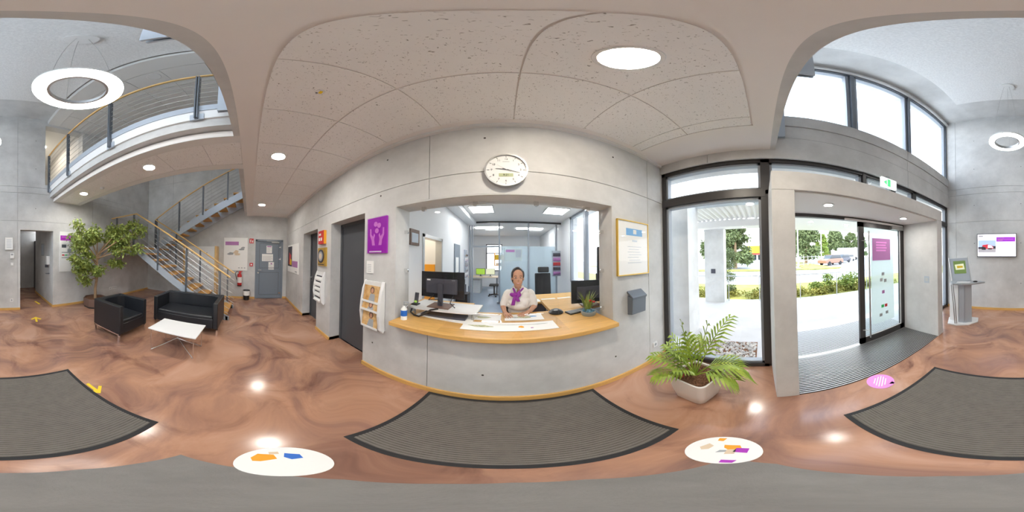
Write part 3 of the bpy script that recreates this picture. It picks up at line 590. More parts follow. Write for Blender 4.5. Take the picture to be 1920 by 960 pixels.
# end wall: poster, signs, extinguisher, bin, papers on the door
X = XL
def board_x(name, y0, y1, z0, z1, label, cat, m='paper', th=.02):
    t = T(name, (X, (y0 + y1) / 2, z0), label, cat); ob('board', B().box(X, X + th, y0, y1, z0, z1), m, t); return t
t = board_x('wall_poster', -.93, -.08, 1.02, 2.19, 'large white poster with a mauve title band on the end wall above the extinguisher', 'poster')
f = X + .02
ob('title_band', B().box(f, f + .002, -.88, -.40, 1.92, 2.05), 'purple_pale', t)
for i, (y, z, w_, h) in enumerate([(-.7, 1.62, .25, .10), (-.5, 1.68, .2, .14), (-.3, 1.78, .22, .08), (-.45, 1.60, .22, .08), (-.25, 1.84, .15, .06)]): ob('picture_patch', B().prism([(y - w_ * .5, z - h * .2), (y - w_ * .2, z - h * .5), (y + w_ * .4, z - h * .4), (y + w_ * .5, z + h * .3), (y, z + h * .5)], 'x', f, f + .0015 + i * .0004), ['greyprint', 'beige', 'greyprint', 'orange', 'greyprint'][i] if i != 3 else 'beige', t)
for k in range(3): ob('logo', B().box(f, f + .002, -.40 + .1 * k, -.35 + .1 * k, 1.10, 1.13), 'greyprint', t)
t = board_x('extinguisher_sign', -.02, .13, 2.0, 2.17, 'red fire extinguisher sign above the alarm button beside the grey end door', 'sign', 'red', .006)
ob('pictogram', B().box(X + .006, X + .008, .01, .04, 2.03, 2.12).box(X + .006, X + .008, .012, .05, 2.12, 2.135).prism([(.07, 2.03), (.11, 2.03), (.105, 2.10), (.095, 2.13), (.085, 2.08), (.075, 2.11)], 'x', X + .006, X + .008), 'white', t)
t = board_x('fire_alarm_button', .0, .12, 1.18, 1.30, 'small red fire alarm call point beside the grey end door', 'alarm', 'red', .04)
ob('button_plate', B().box(X + .04, X + .043, .035, .085, 1.215, 1.265), 'white', t)
t = T('fire_extinguisher', (-5.72, -.34, .48), 'red fire extinguisher hanging on the end wall above the waste bin', 'extinguisher')
c = (-5.70, -.34)
ob('cylinder', B().lathe([(0, .50), (.07, .50), (.078, .52), (.078, .86), (.06, .91), (.03, .935), (.03, .95), (0, .95)], (*c, 0), 20), 'red', t, smooth=True)
ob('foot_ring', B().cyl((*c, .475), (*c, .51), .08, 20), 'black', t); ob('valve', B().box(c[0] - .02, c[0] + .02, c[1] - .025, c[1] + .06, .95, .985).box(c[0] - .012, c[0] + .012, c[1] - .02, c[1] + .10, .99, 1.01), 'red', t)
ob('hose', B().tube([(c[0], c[1] - .02, .96), (c[0] + .01, c[1] - .10, 1.0), (c[0] + .02, c[1] - .155, .92), (c[0] + .02, c[1] - .12, .8), (c[0] + .03, c[1] - .09, .7)], .011, 8), 'black', t, smooth=True)
ob('sticker', B().lathe([(.079, .6), (.079, .8)], (*c, 0), 20), 'white', t); ob('wall_hook', B().box(X, -5.77, c[1] - .03, c[1] + .03, .9, .95), 'steel_grey', t)
t = T('waste_bin', (-5.63, -.09, 0), 'black waste bin with a white liner by the end wall', 'bin')
c = (-5.63, -.09, 0)
ob('bucket', B().lathe([(0, 0), (.10, 0), (.115, .28), (.115, .30), (0, .30)], c, 20), 'black', t, smooth=True); ob('liner', B().lathe([(.118, .17), (.128, .30), (.126, .335), (.118, .335)], c, 20), 'paper', t, smooth=True); ob('rim', B().lathe([(.10, .325), (.122, .325), (.122, .35), (.10, .35)], c, 20), 'black', t, smooth=True)
def sheet_on_door(y0, y1, z0, z1, lab, deco):
    q = T('paper_notice', (XL - .03, (y0 + y1) / 2, z0), lab, 'notice', 'papers taped on the grey door'); ob('sheet', B().box(XL - .031, XL - .027, y0, y1, z0, z1), 'paper', q)
    b = B(); n = int((z1 - z0) / .035)
    for k in range(1, n): b.box(XL - .027, XL - .0262, y0 + .02, y1 - .02 - .03 * (k % 3), z0 + .03 * k, z0 + .03 * k + .006)
    ob('text_lines', b, 'greyprint', q)
    if deco: ob('emblem', B().box(XL - .027, XL - .026, *deco), deco and 'purple_pale', q)
sheet_on_door(.60, .80, 1.66, 1.93, 'upright paper notice with a dark heading, uppermost on the grey door', (.62, .78, 1.88, 1.92))
sheet_on_door(.44, .84, 1.37, 1.63, 'wide paper notice in the middle of the grey door', None)
sheet_on_door(.68, .88, 1.07, 1.34, 'paper notice with a small crest, lowest on the grey door', (.76, .81, 1.26, 1.31))

# ---------------------------------------------------------------- floor mats and stickers
def mat_rect(name, x0, x1, y0, y1, label, ax='x'):
    t = T(name, ((x0 + x1) / 2, (y0 + y1) / 2, 0), label, 'mat')
    ob('border', B().box(x0, x1, y0, y1, 0, .006), 'rubber', t)
    e = .035; ob('pile', B().box(x0 + e, x1 - e, y0 + e, y1 - e, .005, .009), 'mat_grey', t)
    n = int((y1 - y0 - 2 * e) / .022); b = B()
    for k in range(n):
        y = y0 + e + .006 + k * .022; b.add([(x0 + e, y, .009), (x1 - e, y, .009), (x1 - e, y + .011, .009), (x0 + e, y + .011, .009), (x0 + e, y + .0055, .013), (x1 - e, y + .0055, .013)], [(0, 1, 5, 4), (3, 4, 5, 2), (0, 4, 3), (1, 2, 5)])
    ob('ribs', b, 'mat_rib', t, kind='stuff')
mat_rect('floor_mat', -.65, .76, .455, 1.31, 'dark grey ribbed mat in front of the reception counter')
mat_rect('floor_mat', -.80, .915, -1.60, -.47, 'dark grey ribbed mat in the hall between portal and armchair')
tag(ob('floor_mat', B().prism([(-.515, -.2), (-.42, .02), (-.26, .205), (-.1, .285), (.012, .315), (.15, .31), (.30, .25), (.52, .145), (.47, -.01), (.31, -.165), (.15, -.28), (-.013, -.343), (-.2, -.324), (-.36, -.27)], 'z', 0, .005), 'nadir_patch'), 'plain smooth grey fill patch below the camera between the two round picture stickers', 'mat')  # grey fill over the tripod spot below the camera, no mat lies here
def disc(b, c, r, z0, z1, n=48, sx_=1): return b.prism([(c[0] + r * sx_ * math.cos(2 * PI * k / n), c[1] + r * math.sin(2 * PI * k / n)) for k in range(n)], 'z', z0, z1)
t = T('floor_sticker', (-.485, .13, 0), 'round white floor sticker with orange and blue shapes', 'sticker')
ob('disc', disc(B(), (-.485, .135), .152, 0, .0075), 'paper', t)
c = Vector((-.485, .135)); 
def P2(pts, M): return [(M[0] + p[0], M[1] + p[1]) for p in pts]
ob('orange_shape', B().prism([(-.535, .035), (-.50, .04), (-.495, .065), (-.515, .12), (-.56, .115), (-.575, .06)], 'z', .0075, .0083), 'orange', t)
ob('blue_shape', B().prism([(-.57, .155), (-.53, .145), (-.50, .165), (-.505, .205), (-.545, .205)], 'z', .0075, .0083), 'blue', t)
ob('pink_shape', B().box(-.59, -.565, .10, .135, .0075, .0082), 'beige', t)
t = T('floor_sticker', (.60, .175, 0), 'round white floor sticker with orange, purple and beige shapes', 'sticker')
ob('disc', disc(B(), (.605, .175), .148, 0, .0075), 'paper', t)
ob('orange_shape', B().prism([(.60, .10), (.665, .12), (.66, .185), (.63, .18), (.61, .16)], 'z', .0075, .0083), 'orange', t)
ob('purple_shape', B().prism([(.585, .085), (.635, .08), (.635, .13), (.59, .14)], 'z', .0083, .009), 'purple', t)
ob('beige_shape', B().prism([(.60, .235), (.64, .225), (.66, .25), (.61, .275), (.585, .26)], 'z', .0075, .0083), 'beige', t); ob('beige_shape', B().prism([(.57, .13), (.62, .13), (.61, .165), (.56, .165)], 'z', .0083, .009), 'beige', t)
ob('orange_shape', B().prism([(.70, .20), (.735, .19), (.73, .225), (.70, .225)], 'z', .0075, .0083), 'orange', t); ob('purple_shape', B().prism([(.475, .12), (.505, .11), (.50, .16), (.47, .16)], 'z', .0075, .0083), 'purple', t); ob('grey_shape', B().prism([(.585, .165), (.605, .165), (.60, .19), (.57, .20)], 'z', .009, .0095), 'greyprint', t)
t = T('floor_sticker', (1.18, -1.02, 0), 'pink speech-bubble floor sticker with white lines of text by the portal', 'sticker')
ob('bubble', disc(B(), (1.18, -1.02), .135, 0, .003).prism([(1.10, -1.10), (1.05, -1.09), (1.09, -1.04)], 'z', 0, .003), 'pink', t)
b = B(at(None, 1.18, -1.02, 0, R(-48)))
for k, w_ in enumerate((.05, .08, .10, .09, .06)): b.box(-w_, w_, .052 - k * .026, .062 - k * .026, .003, .0036)
ob('text_lines', b, 'paper', t)
def arrow(x, y, rz, s, label):
    b = B(at(None, x, y, 0, rz)).prism([(-.022 * s, -.16 * s), (.022 * s, -.16 * s), (.022 * s, .04 * s), (.09 * s, -.03 * s), (.12 * s, .0), (0, .13 * s), (-.12 * s, 0), (-.09 * s, -.03 * s), (-.022 * s, .04 * s)], 'z', 0, .003)
    tag(ob('floor_arrow', b, 'yellow'), label, 'floor marking', 'yellow floor arrows')
arrow(-.93, -3.47, R(170), 1, 'yellow floor arrow on the brown floor in front of the passage'); 
tag(ob('floor_stripe', B(at(None, -1.30, -4.72, 0, R(10))).box(-.03, .03, -.16, .16, 0, .003), 'yellow'), 'yellow stripe on the floor inside the passage', 'floor marking')
arrow(-.83, -1.14, R(0), .7, 'yellow floor arrow at the side edge of the hall mat')

# ---------------------------------------------------------------- reception wall fittings
Y = YF
def on_front(name, x0, x1, z0, z1, label, cat, m='paper', th=.012):
    t = T(name, ((x0 + x1) / 2, Y, z0), label, cat); ob('board', B().box(x0, x1, Y - th, Y, z0, z1), m, t); return t, Y - th
# clock
cx, cz, cr_ = .002, 2.35, .176
t = T('wall_clock', (cx, Y, cz - cr_), 'round white wall clock with a small date display above the counter', 'clock')
def ydisc(b, x, z, r, y0, y1, n=48): return b.prism([(x + r * math.cos(2 * PI * k / n), z + r * math.sin(2 * PI * k / n)) for k in range(n)], 'y', y0, y1)
ob('case', ydisc(B(), cx, cz, cr_ - .006, Y - .035, Y), 'white', t)
b = B(); n = 56
for k in range(n):
    a0, a1 = 2 * PI * k / n, 2 * PI * (k + 1) / n
    q = lambda a, r, y: (cx + r * math.cos(a), y, cz + r * math.sin(a))
    for (r0, y0), (r1, y1) in (((cr_, Y), (cr_, Y - .05)), ((cr_, Y - .05), (cr_ - .012, Y - .05)), ((cr_ - .012, Y - .05), (cr_ - .012, Y - .034))):
        b.quad(q(a0, r0, y0), q(a1, r0, y0), q(a1, r1, y1), q(a0, r1, y1))
ob('rim', b, 'brushed', t, smooth=True)
MF = lambda x, z, y: Matrix.Translation((x, y, z)) @ Matrix.Rotation(PI / 2, 4, 'X')
for h in range(1, 13):
    a = PI / 2 - h * PI / 6
    text(str(h), .028, 'black', 'numeral', t, MF(cx + .118 * math.cos(a), cz + .118 * math.sin(a), Y - .0362))
    p, q = [(cx + r * math.cos(a), cz + r * math.sin(a)) for r in (.138, .156)]; w_ = (.0018 * math.sin(a), -.0018 * math.cos(a))
    ob('hour_mark', B().prism([(p[0] - w_[0], p[1] - w_[1]), (p[0] + w_[0], p[1] + w_[1]), (q[0] + w_[0], q[1] + w_[1]), (q[0] - w_[0], q[1] - w_[1])], 'y', Y - .0365, Y - .035), 'black', t)
l_ = ob('date_display', B().box(cx - .058, cx + .058, Y - .037, Y - .035, cz - .075, cz - .042), 'lcd', t); text('9:21', .028, 'black', 'digits', l_, MF(cx, cz - .059, Y - .0378))
def hand(ang, L, back, w_, y, m, nm):
    a = PI / 2 - R(ang); c_, s_ = math.cos(a), math.sin(a)
    ob(nm, B().prism([(cx - back * c_ - w_ * s_, cz - back * s_ + w_ * c_), (cx + L * c_ - w_ * s_ * .5, cz + L * s_ + w_ * c_ * .5), (cx + L * c_ + w_ * s_ * .5, cz + L * s_ - w_ * c_ * .5), (cx - back * c_ + w_ * s_, cz - back * s_ - w_ * c_)], 'y', y - .0015, y), m, t)
hand(277, .085, .02, .004, Y - .0375, 'darkprint', 'hour_hand'); hand(107, .115, .03, .003, Y - .0395, 'darkprint', 'minute_hand'); hand(304, .09, .045, .0012, Y - .0415, 'greyprint', 'second_hand')
text('QUARTZ', .009, 'greyprint', 'dial_lettering', t, MF(cx, cz + .088, Y - .0362)) if False else ob('dial_lettering', B().box(cx - .028, cx + .028, Y - .036, Y - .035, cz + .086, cz + .091), 'greyprint', t)
# purple donation poster
t, f = on_front('purple_poster', -1.495, -1.18, 1.61, 2.03, 'purple poster of two open hands in a clear holder by the counter window', 'poster', 'purple', .02)
ob('holder', B().box(-1.50, -1.175, f - .012, f - .008, 1.60, 2.035), 'acrylic', t)
def hnd(s, x): return [(x + s * u, v) for u, v in ((.03, 1.70), (.075, 1.70), (.085, 1.76), (.115, 1.82), (.115, 1.90), (.095, 1.90), (.09, 1.83), (.06, 1.80), (.045, 1.84), (.03, 1.82), (.045, 1.77))]
for s in (-1, 1): ob('hand_print', B().prism(hnd(s, -1.335), 'y', f - .002, f), 'pink', t)
for x, z in ((-1.335, 1.87), (-1.30, 1.93), (-1.355, 1.95)): ob('coin_print', ydisc(B(), x, z, .03, f - .002, f, 20), 'pink', t)
ob('white_line', B().box(-1.46, -1.26, f - .002, f, 1.62, 1.635), 'paper', t)
t, f = on_front('wall_notice', -1.515, -1.40, 1.37, 1.517, 'small white notice below the purple poster', 'notice')
b = B(); [b.box(-1.50, -1.43, f - .001, f, 1.39 + .02 * k, 1.395 + .02 * k) for k in range(5)]; ob('text_lines', b, 'greyprint', t)
def rack(x0, x1, z0, z1, label, sheets):
    t = T('brochure_rack', ((x0 + x1) / 2, Y, z0), label, 'brochure rack')
    prof = [(Y, z0 + .04), (Y - .03, z0), (Y - .075, z0 + .05), (Y - .10, (z0 + z1) / 2 - .08), (Y - .085, (z0 + z1) / 2 + .08), (Y - .06, z1 - .1), (Y - .02, z1), (Y, z1)]
    ob('side', B().prism(prof, 'x', x1 - .045, x1), 'white', t, bevel=.006); ob('side', B().prism(prof, 'x', x0, x0 + .02), 'white', t, bevel=.004)
    ob('back', B().box(x0, x1, Y - .012, Y, z0 + .03, z1 - .01), 'white', t)
    for k, (za, zb, m, d) in enumerate(sheets):
        s_ = ob('brochure', B().add([(x0 + .03, Y - d, za), (x1 - .055, Y - d, za), (x1 - .055, Y - d + .03, zb), (x0 + .03, Y - d + .03, zb), (x0 + .03, Y - d + .006, za), (x1 - .055, Y - d + .006, za), (x1 - .055, Y - d + .036, zb), (x0 + .03, Y - d + .036, zb)], [(0, 1, 2, 3), (7, 6, 5, 4), (0, 4, 5, 1), (2, 6, 7, 3), (1, 5, 6, 2), (3, 7, 4, 0)]), m, t)
        if m == 'beige_orange':
            xm = (x0 + x1) / 2; zm = (za + zb) / 2; h = zb - za
            yy = lambda z: Y - d + .03 * (z - za) / h
            def face(pts, mm, e): ob('cover_print', B().add([(x, yy(z) - e, z) for x, z in pts], [tuple(range(len(pts)))]), mm, s_)
            face([(xm - .045, za + .01), (xm + .06, za + .01), (xm + .05, zm), (xm - .02, zm)], 'greyprint', .001)
            face([(xm + .005 + .034 * math.cos(k_ * PI / 8), zm + .045 * h / .2 + .04 * math.sin(k_ * PI / 8)) for k_ in range(16)], 'planter', .0015)
            face([(xm + .005 + .02 * math.cos(k_ * PI / 8), zm + .04 * h / .2 + .028 * math.sin(k_ * PI / 8)) for k_ in range(16)], 'skin', .002)
        else: ob('cover_print', B().add([(x0 + .04, Y - d - .001 + .02, za + (zb - za) * .66), (x1 - .07, Y - d - .001 + .02, za + (zb - za) * .66), (x1 - .07, Y - d - .001 + .027, zb - .006), (x0 + .04, Y - d - .001 + .027, zb - .006)], [(0, 1, 2, 3)]), 'darkprint', s_)
        if k < len(sheets) - 0: ob('pocket_lip', B().box(x0 + .02, x1 - .045, Y - d - .006, Y - d, za - .015, za + .01), 'white', t)
mat('beige_orange', (.72, .36, .10), .45, var=.3, scale=12, col2=(.85, .6, .3))
rack(-1.535, -1.20, .665, 1.285, 'white wall brochure rack holding orange magazines with a portrait cover', [(.72, .93, 'beige_orange', .085), (.94, 1.03, 'beige_orange', .09), (1.04, 1.23, 'beige_orange', .07)])
rack(-3.0, -2.64, .655, 1.28, 'white wall brochure rack with small dark leaflets between the dark doors', [(.72, .80, 'paper', .09), (.83, .91, 'paper', .09), (.93, 1.0, 'paper', .085), (1.02, 1.10, 'paper', .075), (1.12, 1.21, 'paper', .06)])
t, f = on_front('red_sign', -2.89, -2.65, 1.80, 2.05, 'red sign with an orange edge and white marks between the dark doors', 'sign', 'red', .05)
ob('side_face', B().box(-2.65, -2.64, Y - .05, Y, 1.80, 2.05), 'orange', t); ob('marks', B().box(-2.86, -2.77, f - .002, f, 1.96, 2.0).box(-2.86, -2.80, f - .002, f, 1.86, 1.92).box(-2.77, -2.72, f - .002, f, 1.86, 1.92), 'paper', t)
t, f = on_front('medal_plaque', -2.94, -2.60, 1.39, 1.73, 'golden square plaque with a dark round medallion between the dark doors', 'plaque', 'gold', .03)
ob('medallion', ydisc(B(), -2.79, 1.57, .125, f - .012, f), 'darkprint', t); ob('medallion_ring', ydisc(B(), -2.79, 1.57, .09, f - .016, f - .012), 'greyprint', t); ob('medallion_core', ydisc(B(), -2.79, 1.57, .055, f - .019, f - .016), 'beige', t); ob('caption', B().box(-2.92, -2.66, f - .002, f, 1.41, 1.425), 'darkprint', t)
t, f = on_front('wall_poster', -5.5, -4.28, 1.06, 1.93, 'white poster with a dark photograph and purple block near the end wall', 'poster', 'paper', .02)
ob('photo_print', B().box(-5.48, -4.95, f - .002, f, 1.24, 1.88), 'darkprint', t); ob('photo_patch', B().prism([(-5.35, 1.3), (-5.1, 1.28), (-5.05, 1.6), (-5.3, 1.7)], 'y', f - .003, f - .002), 'red', t); ob('photo_patch', B().prism([(-5.2, 1.3), (-5.0, 1.28), (-5.0, 1.45), (-5.15, 1.5)], 'y', f - .004, f - .003), 'yellow', t)
ob('purple_block', B().box(-4.92, -4.34, f - .003, f, 1.24, 1.42), 'purple_pale', t); ob('logo', B().box(-4.6, -4.4, f - .002, f, 1.10, 1.13), 'greyprint', t)
t, f = on_front('framed_certificate', 1.08, 1.565, 1.37, 1.975, 'white framed certificate with a blue heading on the reception wall', 'certificate', 'paper', .022)
b = B()
for r in rects(1.075, 1.57, 1.365, 1.98, [(1.085, 1.56, 1.375, 1.97)]): b.box(r[0], r[1], Y - .03, Y, r[2], r[3])
ob('frame', b, 'gold', t); ob('heading', B().box(1.20, 1.46, f - .001, f, 1.81, 1.89), 'skyblue', t); ob('emblem', B().box(1.31, 1.36, f - .002, f - .001, 1.83, 1.88), 'paper', t); ob('stamp', B().box(1.29, 1.37, f - .001, f, 1.74, 1.76), 'steel_light', t)
b = B(); [b.box(1.22 + .02 * (k % 2), 1.44 - .02 * (k % 3), f - .001, f, 1.50 + .03 * k, 1.505 + .03 * k) for k in range(7)]; ob('text_lines', b, 'steel_light', t); ob('pane', B().box(1.085, 1.56, f - .005, f - .003, 1.375, 1.97), 'glass', t)
t = T('letter_box', (1.33, Y, .9), 'dark grey metal letter box on the reception wall', 'letter box')
ob('body', B().prism([(Y, .90), (Y - .075, .915), (Y - .085, 1.11), (Y, 1.13)], 'x', 1.225, 1.445), 'steel_grey', t, bevel=.006); ob('flap', B().prism([(Y - .09, 1.095), (Y - .096, 1.12), (Y, 1.185), (Y, 1.165)], 'x', 1.22, 1.45), 'steel_grey', t, bevel=.003)
t = T('wall_socket', (1.70, Y, .25), 'white wall socket low on the reception wall by the window', 'socket'); ob('plate', B().box(1.665, 1.745, Y - .01, Y, .25, .33), 'white', t); ob('insert', ydisc(B(), 1.705, .29, .022, Y - .011, Y - .009, 20), 'greyprint', t)

# reception counter and glass screen
t = T('reception_counter', (0, 1.6, .84), 'long beech counter top set in the reception window', 'counter')
ob('counter_top', B().box(-1.068, 1.02, 1.232, 1.95, .845, .89), 'wood', t, bevel=.006)
ob('desk_wing', B().box(.55, 1.75, 1.951, 2.55, .845, .89), 'wood', t); ob('desk_wing', B().box(-1.28, -.45, 1.951, 2.35, .845, .89), 'wood', t)
for x, y in ((-1.2, 2.25), (-.55, 2.25), (.65, 2.45), (1.65, 2.45)): ob('leg', B().box(x - .03, x + .03, y - .03, y + .03, 0, .84), 'steel_grey', t)
for nm, bb in (('jamb', (-1.085, -1.071, YF + .0, YF + .245, .89, 2.125)), ('jamb', (1.031, 1.045, YF + .0, YF + .245, .89, 2.125)), ('lintel_face', (-1.07, 1.03, YF + .003, YF + .245, 2.126, 2.135))): pass
rv = ob('trim_2', B().box(1.022, 1.032, YF + .002, YF + .25, .89, 2.125), 'concrete', kind='structure'); ob('trim_3', B().box(-1.07, 1.03, YF + .002, YF + .25, 2.113, 2.127), 'concrete', kind='structure')
GY = 1.50
t = T('glass_screen', (0, GY, .89), 'clear glass counter screen held by small steel clips', 'screen')
b = B()
for r in rects(-1.055, 1.01, .895, 2.105, [(-.50, .50, .895, 1.02)]): b.box(r[0], r[1], GY, GY + .008, r[2], r[3])
ob('pane', b, 'glass', t)
for x in (-.83, -.285, .285, .83): ob('clip', B().box(x - .022, x + .022, GY - .012, GY + .02, 2.075, 2.115).cyl((x, GY - .014, 2.08), (x, GY - .002, 2.08), .02, 16), 'chrome', t, smooth=True)
for s in (-1.07, 1.022):
    for z in (.99, 1.42, 1.85): ob('clip', B().box(s, s + (.04 if s < 0 else -.04), GY - .012, GY + .02, z - .02, z + .02).cyl((s + (.035 if s < 0 else -.035), GY - .014, z), (s + (.035 if s < 0 else -.035), GY - .002, z), .02, 16), 'chrome', t, smooth=True)
ZC = .89
def flat(name, pts, m, z0, z1, label, cat): return tag(ob(name, B().prism(pts, 'z', z0, z1), m), label, cat)
tag(ob('glass_plate', B().box(-.57, .545, 1.245, 1.90, ZC, ZC + .003), 'glass'), 'flat clear glass plate lying on the beech counter', 'plate')
def paper(x0, x1, y0, y1, label, patches):
    t = T('counter_map', ((x0 + x1) / 2, (y0 + y1) / 2, ZC + .003), label, 'map'); z = ZC + .0032
    ob('sheet', B().box(x0, x1, y0, y1, z, z + .0015), 'paper', t)
    for k, (u, v, w_, h, m) in enumerate(patches):
        X0, Y0_ = x0 + u * (x1 - x0), y0 + v * (y1 - y0); W_, H_ = w_ * (x1 - x0), h * (y1 - y0); r_ = random.Random(k + int(x0 * 100)); n = 9
        ob('map_patch', B().prism([(X0 + W_ / 2 * math.cos(2 * PI * i / n) * r_.uniform(.6, 1.1), Y0_ + H_ / 2 * math.sin(2 * PI * i / n) * r_.uniform(.6, 1.1)) for i in range(n)], 'z', z + .0015, z + .0018 + .0002 * k), m, t)
mat('map_green', (.45, .55, .25), .7, var=.4, scale=40, col2=(.75, .7, .5)); mat('map_grey', (.50, .54, .50), .7, var=.3, scale=50)
paper(-.40, .47, 1.39, 1.60, 'long printed map sheet at the front of the counter', [(.2, .5, .32, .3, 'map_green'), (.62, .45, .08, .3, 'orange'), (.73, .3, .04, .14, 'purple_pale'), (.5, .72, .5, .06, 'map_grey'), (.8, .7, .3, .06, 'map_grey')])
paper(-.42, -.05, 1.66, 1.84, 'printed map sheet on the counter beside the white desk shelf', [(.45, .5, .6, .5, 'map_green'), (.5, .6, .3, .25, 'map_grey')])
paper(-.01, .40, 1.66, 1.86, 'printed map sheet under the hands of the receptionist', [(.5, .5, .6, .35, 'map_green'), (.75, .6, .2, .25, 'skyblue'), (.25, .5, .25, .25, 'map_grey')])
# raised white shelf with monitor
t = T('desk_shelf', (-.72, 1.65, ZC), 'white raised monitor shelf standing on the counter', 'shelf')
ob('shelf_top', B().prism([(-1.05, 1.59), (-.96, 1.545), (-.29, 1.60), (-.27, 1.93), (-1.05, 1.95)], 'z', .975, .99), 'white', t); ob('lower_sheet', B().prism([(-.95, 1.57), (-.345, 1.52), (-.30, 1.74), (-.93, 1.78)], 'z', ZC + .002, ZC + .012), 'paper', t)
for x, y in ((-1.0, 1.62), (-.33, 1.63), (-1.0, 1.9), (-.33, 1.9)): ob('foot', B().cyl((x, y, ZC), (x, y, .98), .012), 'brushed', t)
ob('keyboard_tray', B().box(-.90, -.40, 1.58, 1.72, ZC + .012, ZC + .03), 'darkprint', t)
def monitor(name, M, w_, h, zb, label, stand=True):
    t = T(name, M.translation, label, 'monitor')
    ob('casing', B(M).box(-w_ / 2, w_ / 2, 0, .022, zb, zb + h), 'black_gloss', t, bevel=.004); ob('back_housing', B(M).box(-w_ * .36, w_ * .36, -.025, .001, zb + h * .18, zb + h * .74), 'darkprint', t, bevel=.01)
    ob('screen', B(M).box(-w_ / 2 + .012, w_ / 2 - .012, .0215, .0235, zb + .012, zb + h - .012), 'glass_dark', t)
    if stand:
        ob('stand', B(M).box(-.028, .028, -.06, -.02, .012, zb + h * .55), 'darkprint', t, bevel=.006); ob('foot_plate', B(M).box(-.13, .13, -.13, .09, 0, .012), 'planter', t, bevel=.004)
    return t
t = monitor('monitor', at(None, -.725, 1.76, .990, R(0)), .54, .315, .095, 'black monitor seen from behind on the white counter shelf')
ob('sticker', B(at(None, -.725, 1.76, .990, R(0))).box(-.18, -.135, -.027, -.025, .305, .322), 'paper', t); ob('lettering', B(at(None, -.725, 1.76, .990, R(0))).box(.13, .17, -.027, -.025, .315, .319), 'greyprint', t)
ob('signal_cable', B().tube([(-.82, 1.74, 1.12), (-.87, 1.71, 1.06), (-.74, 1.70, 1.08), (-.70, 1.69, 1.03)], .006), 'black', t, smooth=True); ob('signal_cable', B().tube([(-.58, 1.74, 1.12), (-.60, 1.70, 1.05), (-.54, 1.69, 1.0)], .005), 'black', t, smooth=True)
tag(ob('power_cable', B().tube([(-.70, 1.60, 1.0), (-.76, 1.54, .995), (-.82, 1.52, .94), (-.89, 1.52, .903), (-.96, 1.535, .903), (-1.02, 1.56, .92), (-1.03, 1.6, .95)], .010, 8), 'rubber', smooth=True), 'thick dark cable looping over the counter below the monitor', 'cable')
t = T('cordless_phone', (-1.015, 1.66, .99), 'cordless phone standing in its charger on the white shelf', 'phone')
ob('charger', B().box(-1.055, -.975, 1.62, 1.70, .99, 1.008), 'black', t, bevel=.005); M_ = Matrix.Translation((-1.015, 1.665, 1.005)) @ Matrix.Rotation(R(-12), 4, 'X'); ob('handset', B(M_).box(-.024, .024, -.012, .012, 0, .135), 'darkprint', t, bevel=.006); ob('display', B(M_).box(-.018, .018, -.0135, -.012, .01, .035), 'screen_green', t)
t = T('sanitizer_bottle', (-1.0, 1.38, ZC), 'clear pump bottle with a blue label at the end of the counter', 'bottle')
ob('body', B().lathe([(0, 0), (.034, 0), (.034, .12), (.014, .145), (.014, .16)], (-.985, 1.38, ZC), 16), 'paper', t, smooth=True); ob('label_band', B().lathe([(.035, .045), (.035, .11)], (-.985, 1.38, ZC), 16), 'blue', t); ob('pump', B().cyl((-.985, 1.38, ZC + .16), (-.985, 1.38, ZC + .2), .006, 8).box(-.99, -.93, 1.374, 1.386, ZC + .195, ZC + .206), 'greyprint', t)
# right end of the counter
t = T('speakerphone', (.585, 1.85, ZC), 'black domed speakerphone on the counter beside the receptionist', 'speakerphone')
ob('body', B().lathe([(0, 0), (.085, 0), (.088, .012), (.065, .035), (.03, .05), (0, .052)], (.585, 1.85, ZC), 24), 'black', t, smooth=True); ob('grille', B().ell((.575, 1.82, ZC + .042), (.03, .02, .012), 12, 8), 'greyprint', t, smooth=True)
t = T('keyboard', (.78, 1.80, ZC), 'black keyboard lying in front of the second counter monitor', 'keyboard')
Mk = at(None, .862, 1.795, ZC, R(12)); ob('tray', B(Mk).box(-.17, .17, -.06, .06, .0, .016), 'black', t, bevel=.003); b = B(Mk)
for i in range(12):
    for j in range(4): b.box(-.16 + i * .027, -.138 + i * .027, -.05 + j * .026, -.03 + j * .026, .016, .021)
ob('keys', b, 'greyprint', t, kind='stuff')
monitor('monitor', at(None, 1.13, 2.02, ZC, R(-8)), .52, .33, .03, 'black monitor seen from behind at the concrete jamb of the counter')
t = T('flower_bowl', (.88, 1.62, ZC), 'bowl of blue glass pebbles with green stems and red flowers', 'flower arrangement')
ob('bowl', B().lathe([(0, 0), (.075, 0), (.09, .04), (.085, .055), (.07, .05)], (.90, 1.625, ZC), 20), 'frost', t, smooth=True); b = B(); rr = random.Random(4)
for _ in range(40): a, q = rr.uniform(0, 6.28), rr.uniform(0, .07); b.ell((0.90 + q * math.cos(a), 1.625 + q * math.sin(a), ZC + .045 + rr.uniform(-.01, .015)), .013, 6, 5)
mat('blue_glass', (.12, .28, .42), .15); ob('glass_pebbles', b, 'blue_glass', t, kind='stuff'); b = B()
for _ in range(34):
    a = rr.uniform(0, 6.28); q = rr.uniform(.02, .10); h = rr.uniform(.10, .27); p0 = Vector((0.90 + .02 * math.cos(a), 1.66 + .02 * math.sin(a), ZC + .04)); p1 = p0 + Vector((q * .6 * math.cos(a), q * .6 * math.sin(a), h * .7)); p2 = p0 + Vector((q * 1.3 * math.cos(a), q * 1.3 * math.sin(a), h)); s_ = Vector((-math.sin(a), math.cos(a), 0)) * .008
    b.add([p0 - s_ * .5, p0 + s_ * .5, p1 + s_, p2, p1 - s_], [(0, 1, 2, 4), (4, 2, 3)])
ob('stems', b, 'leaf', t, kind='stuff'); b = B()
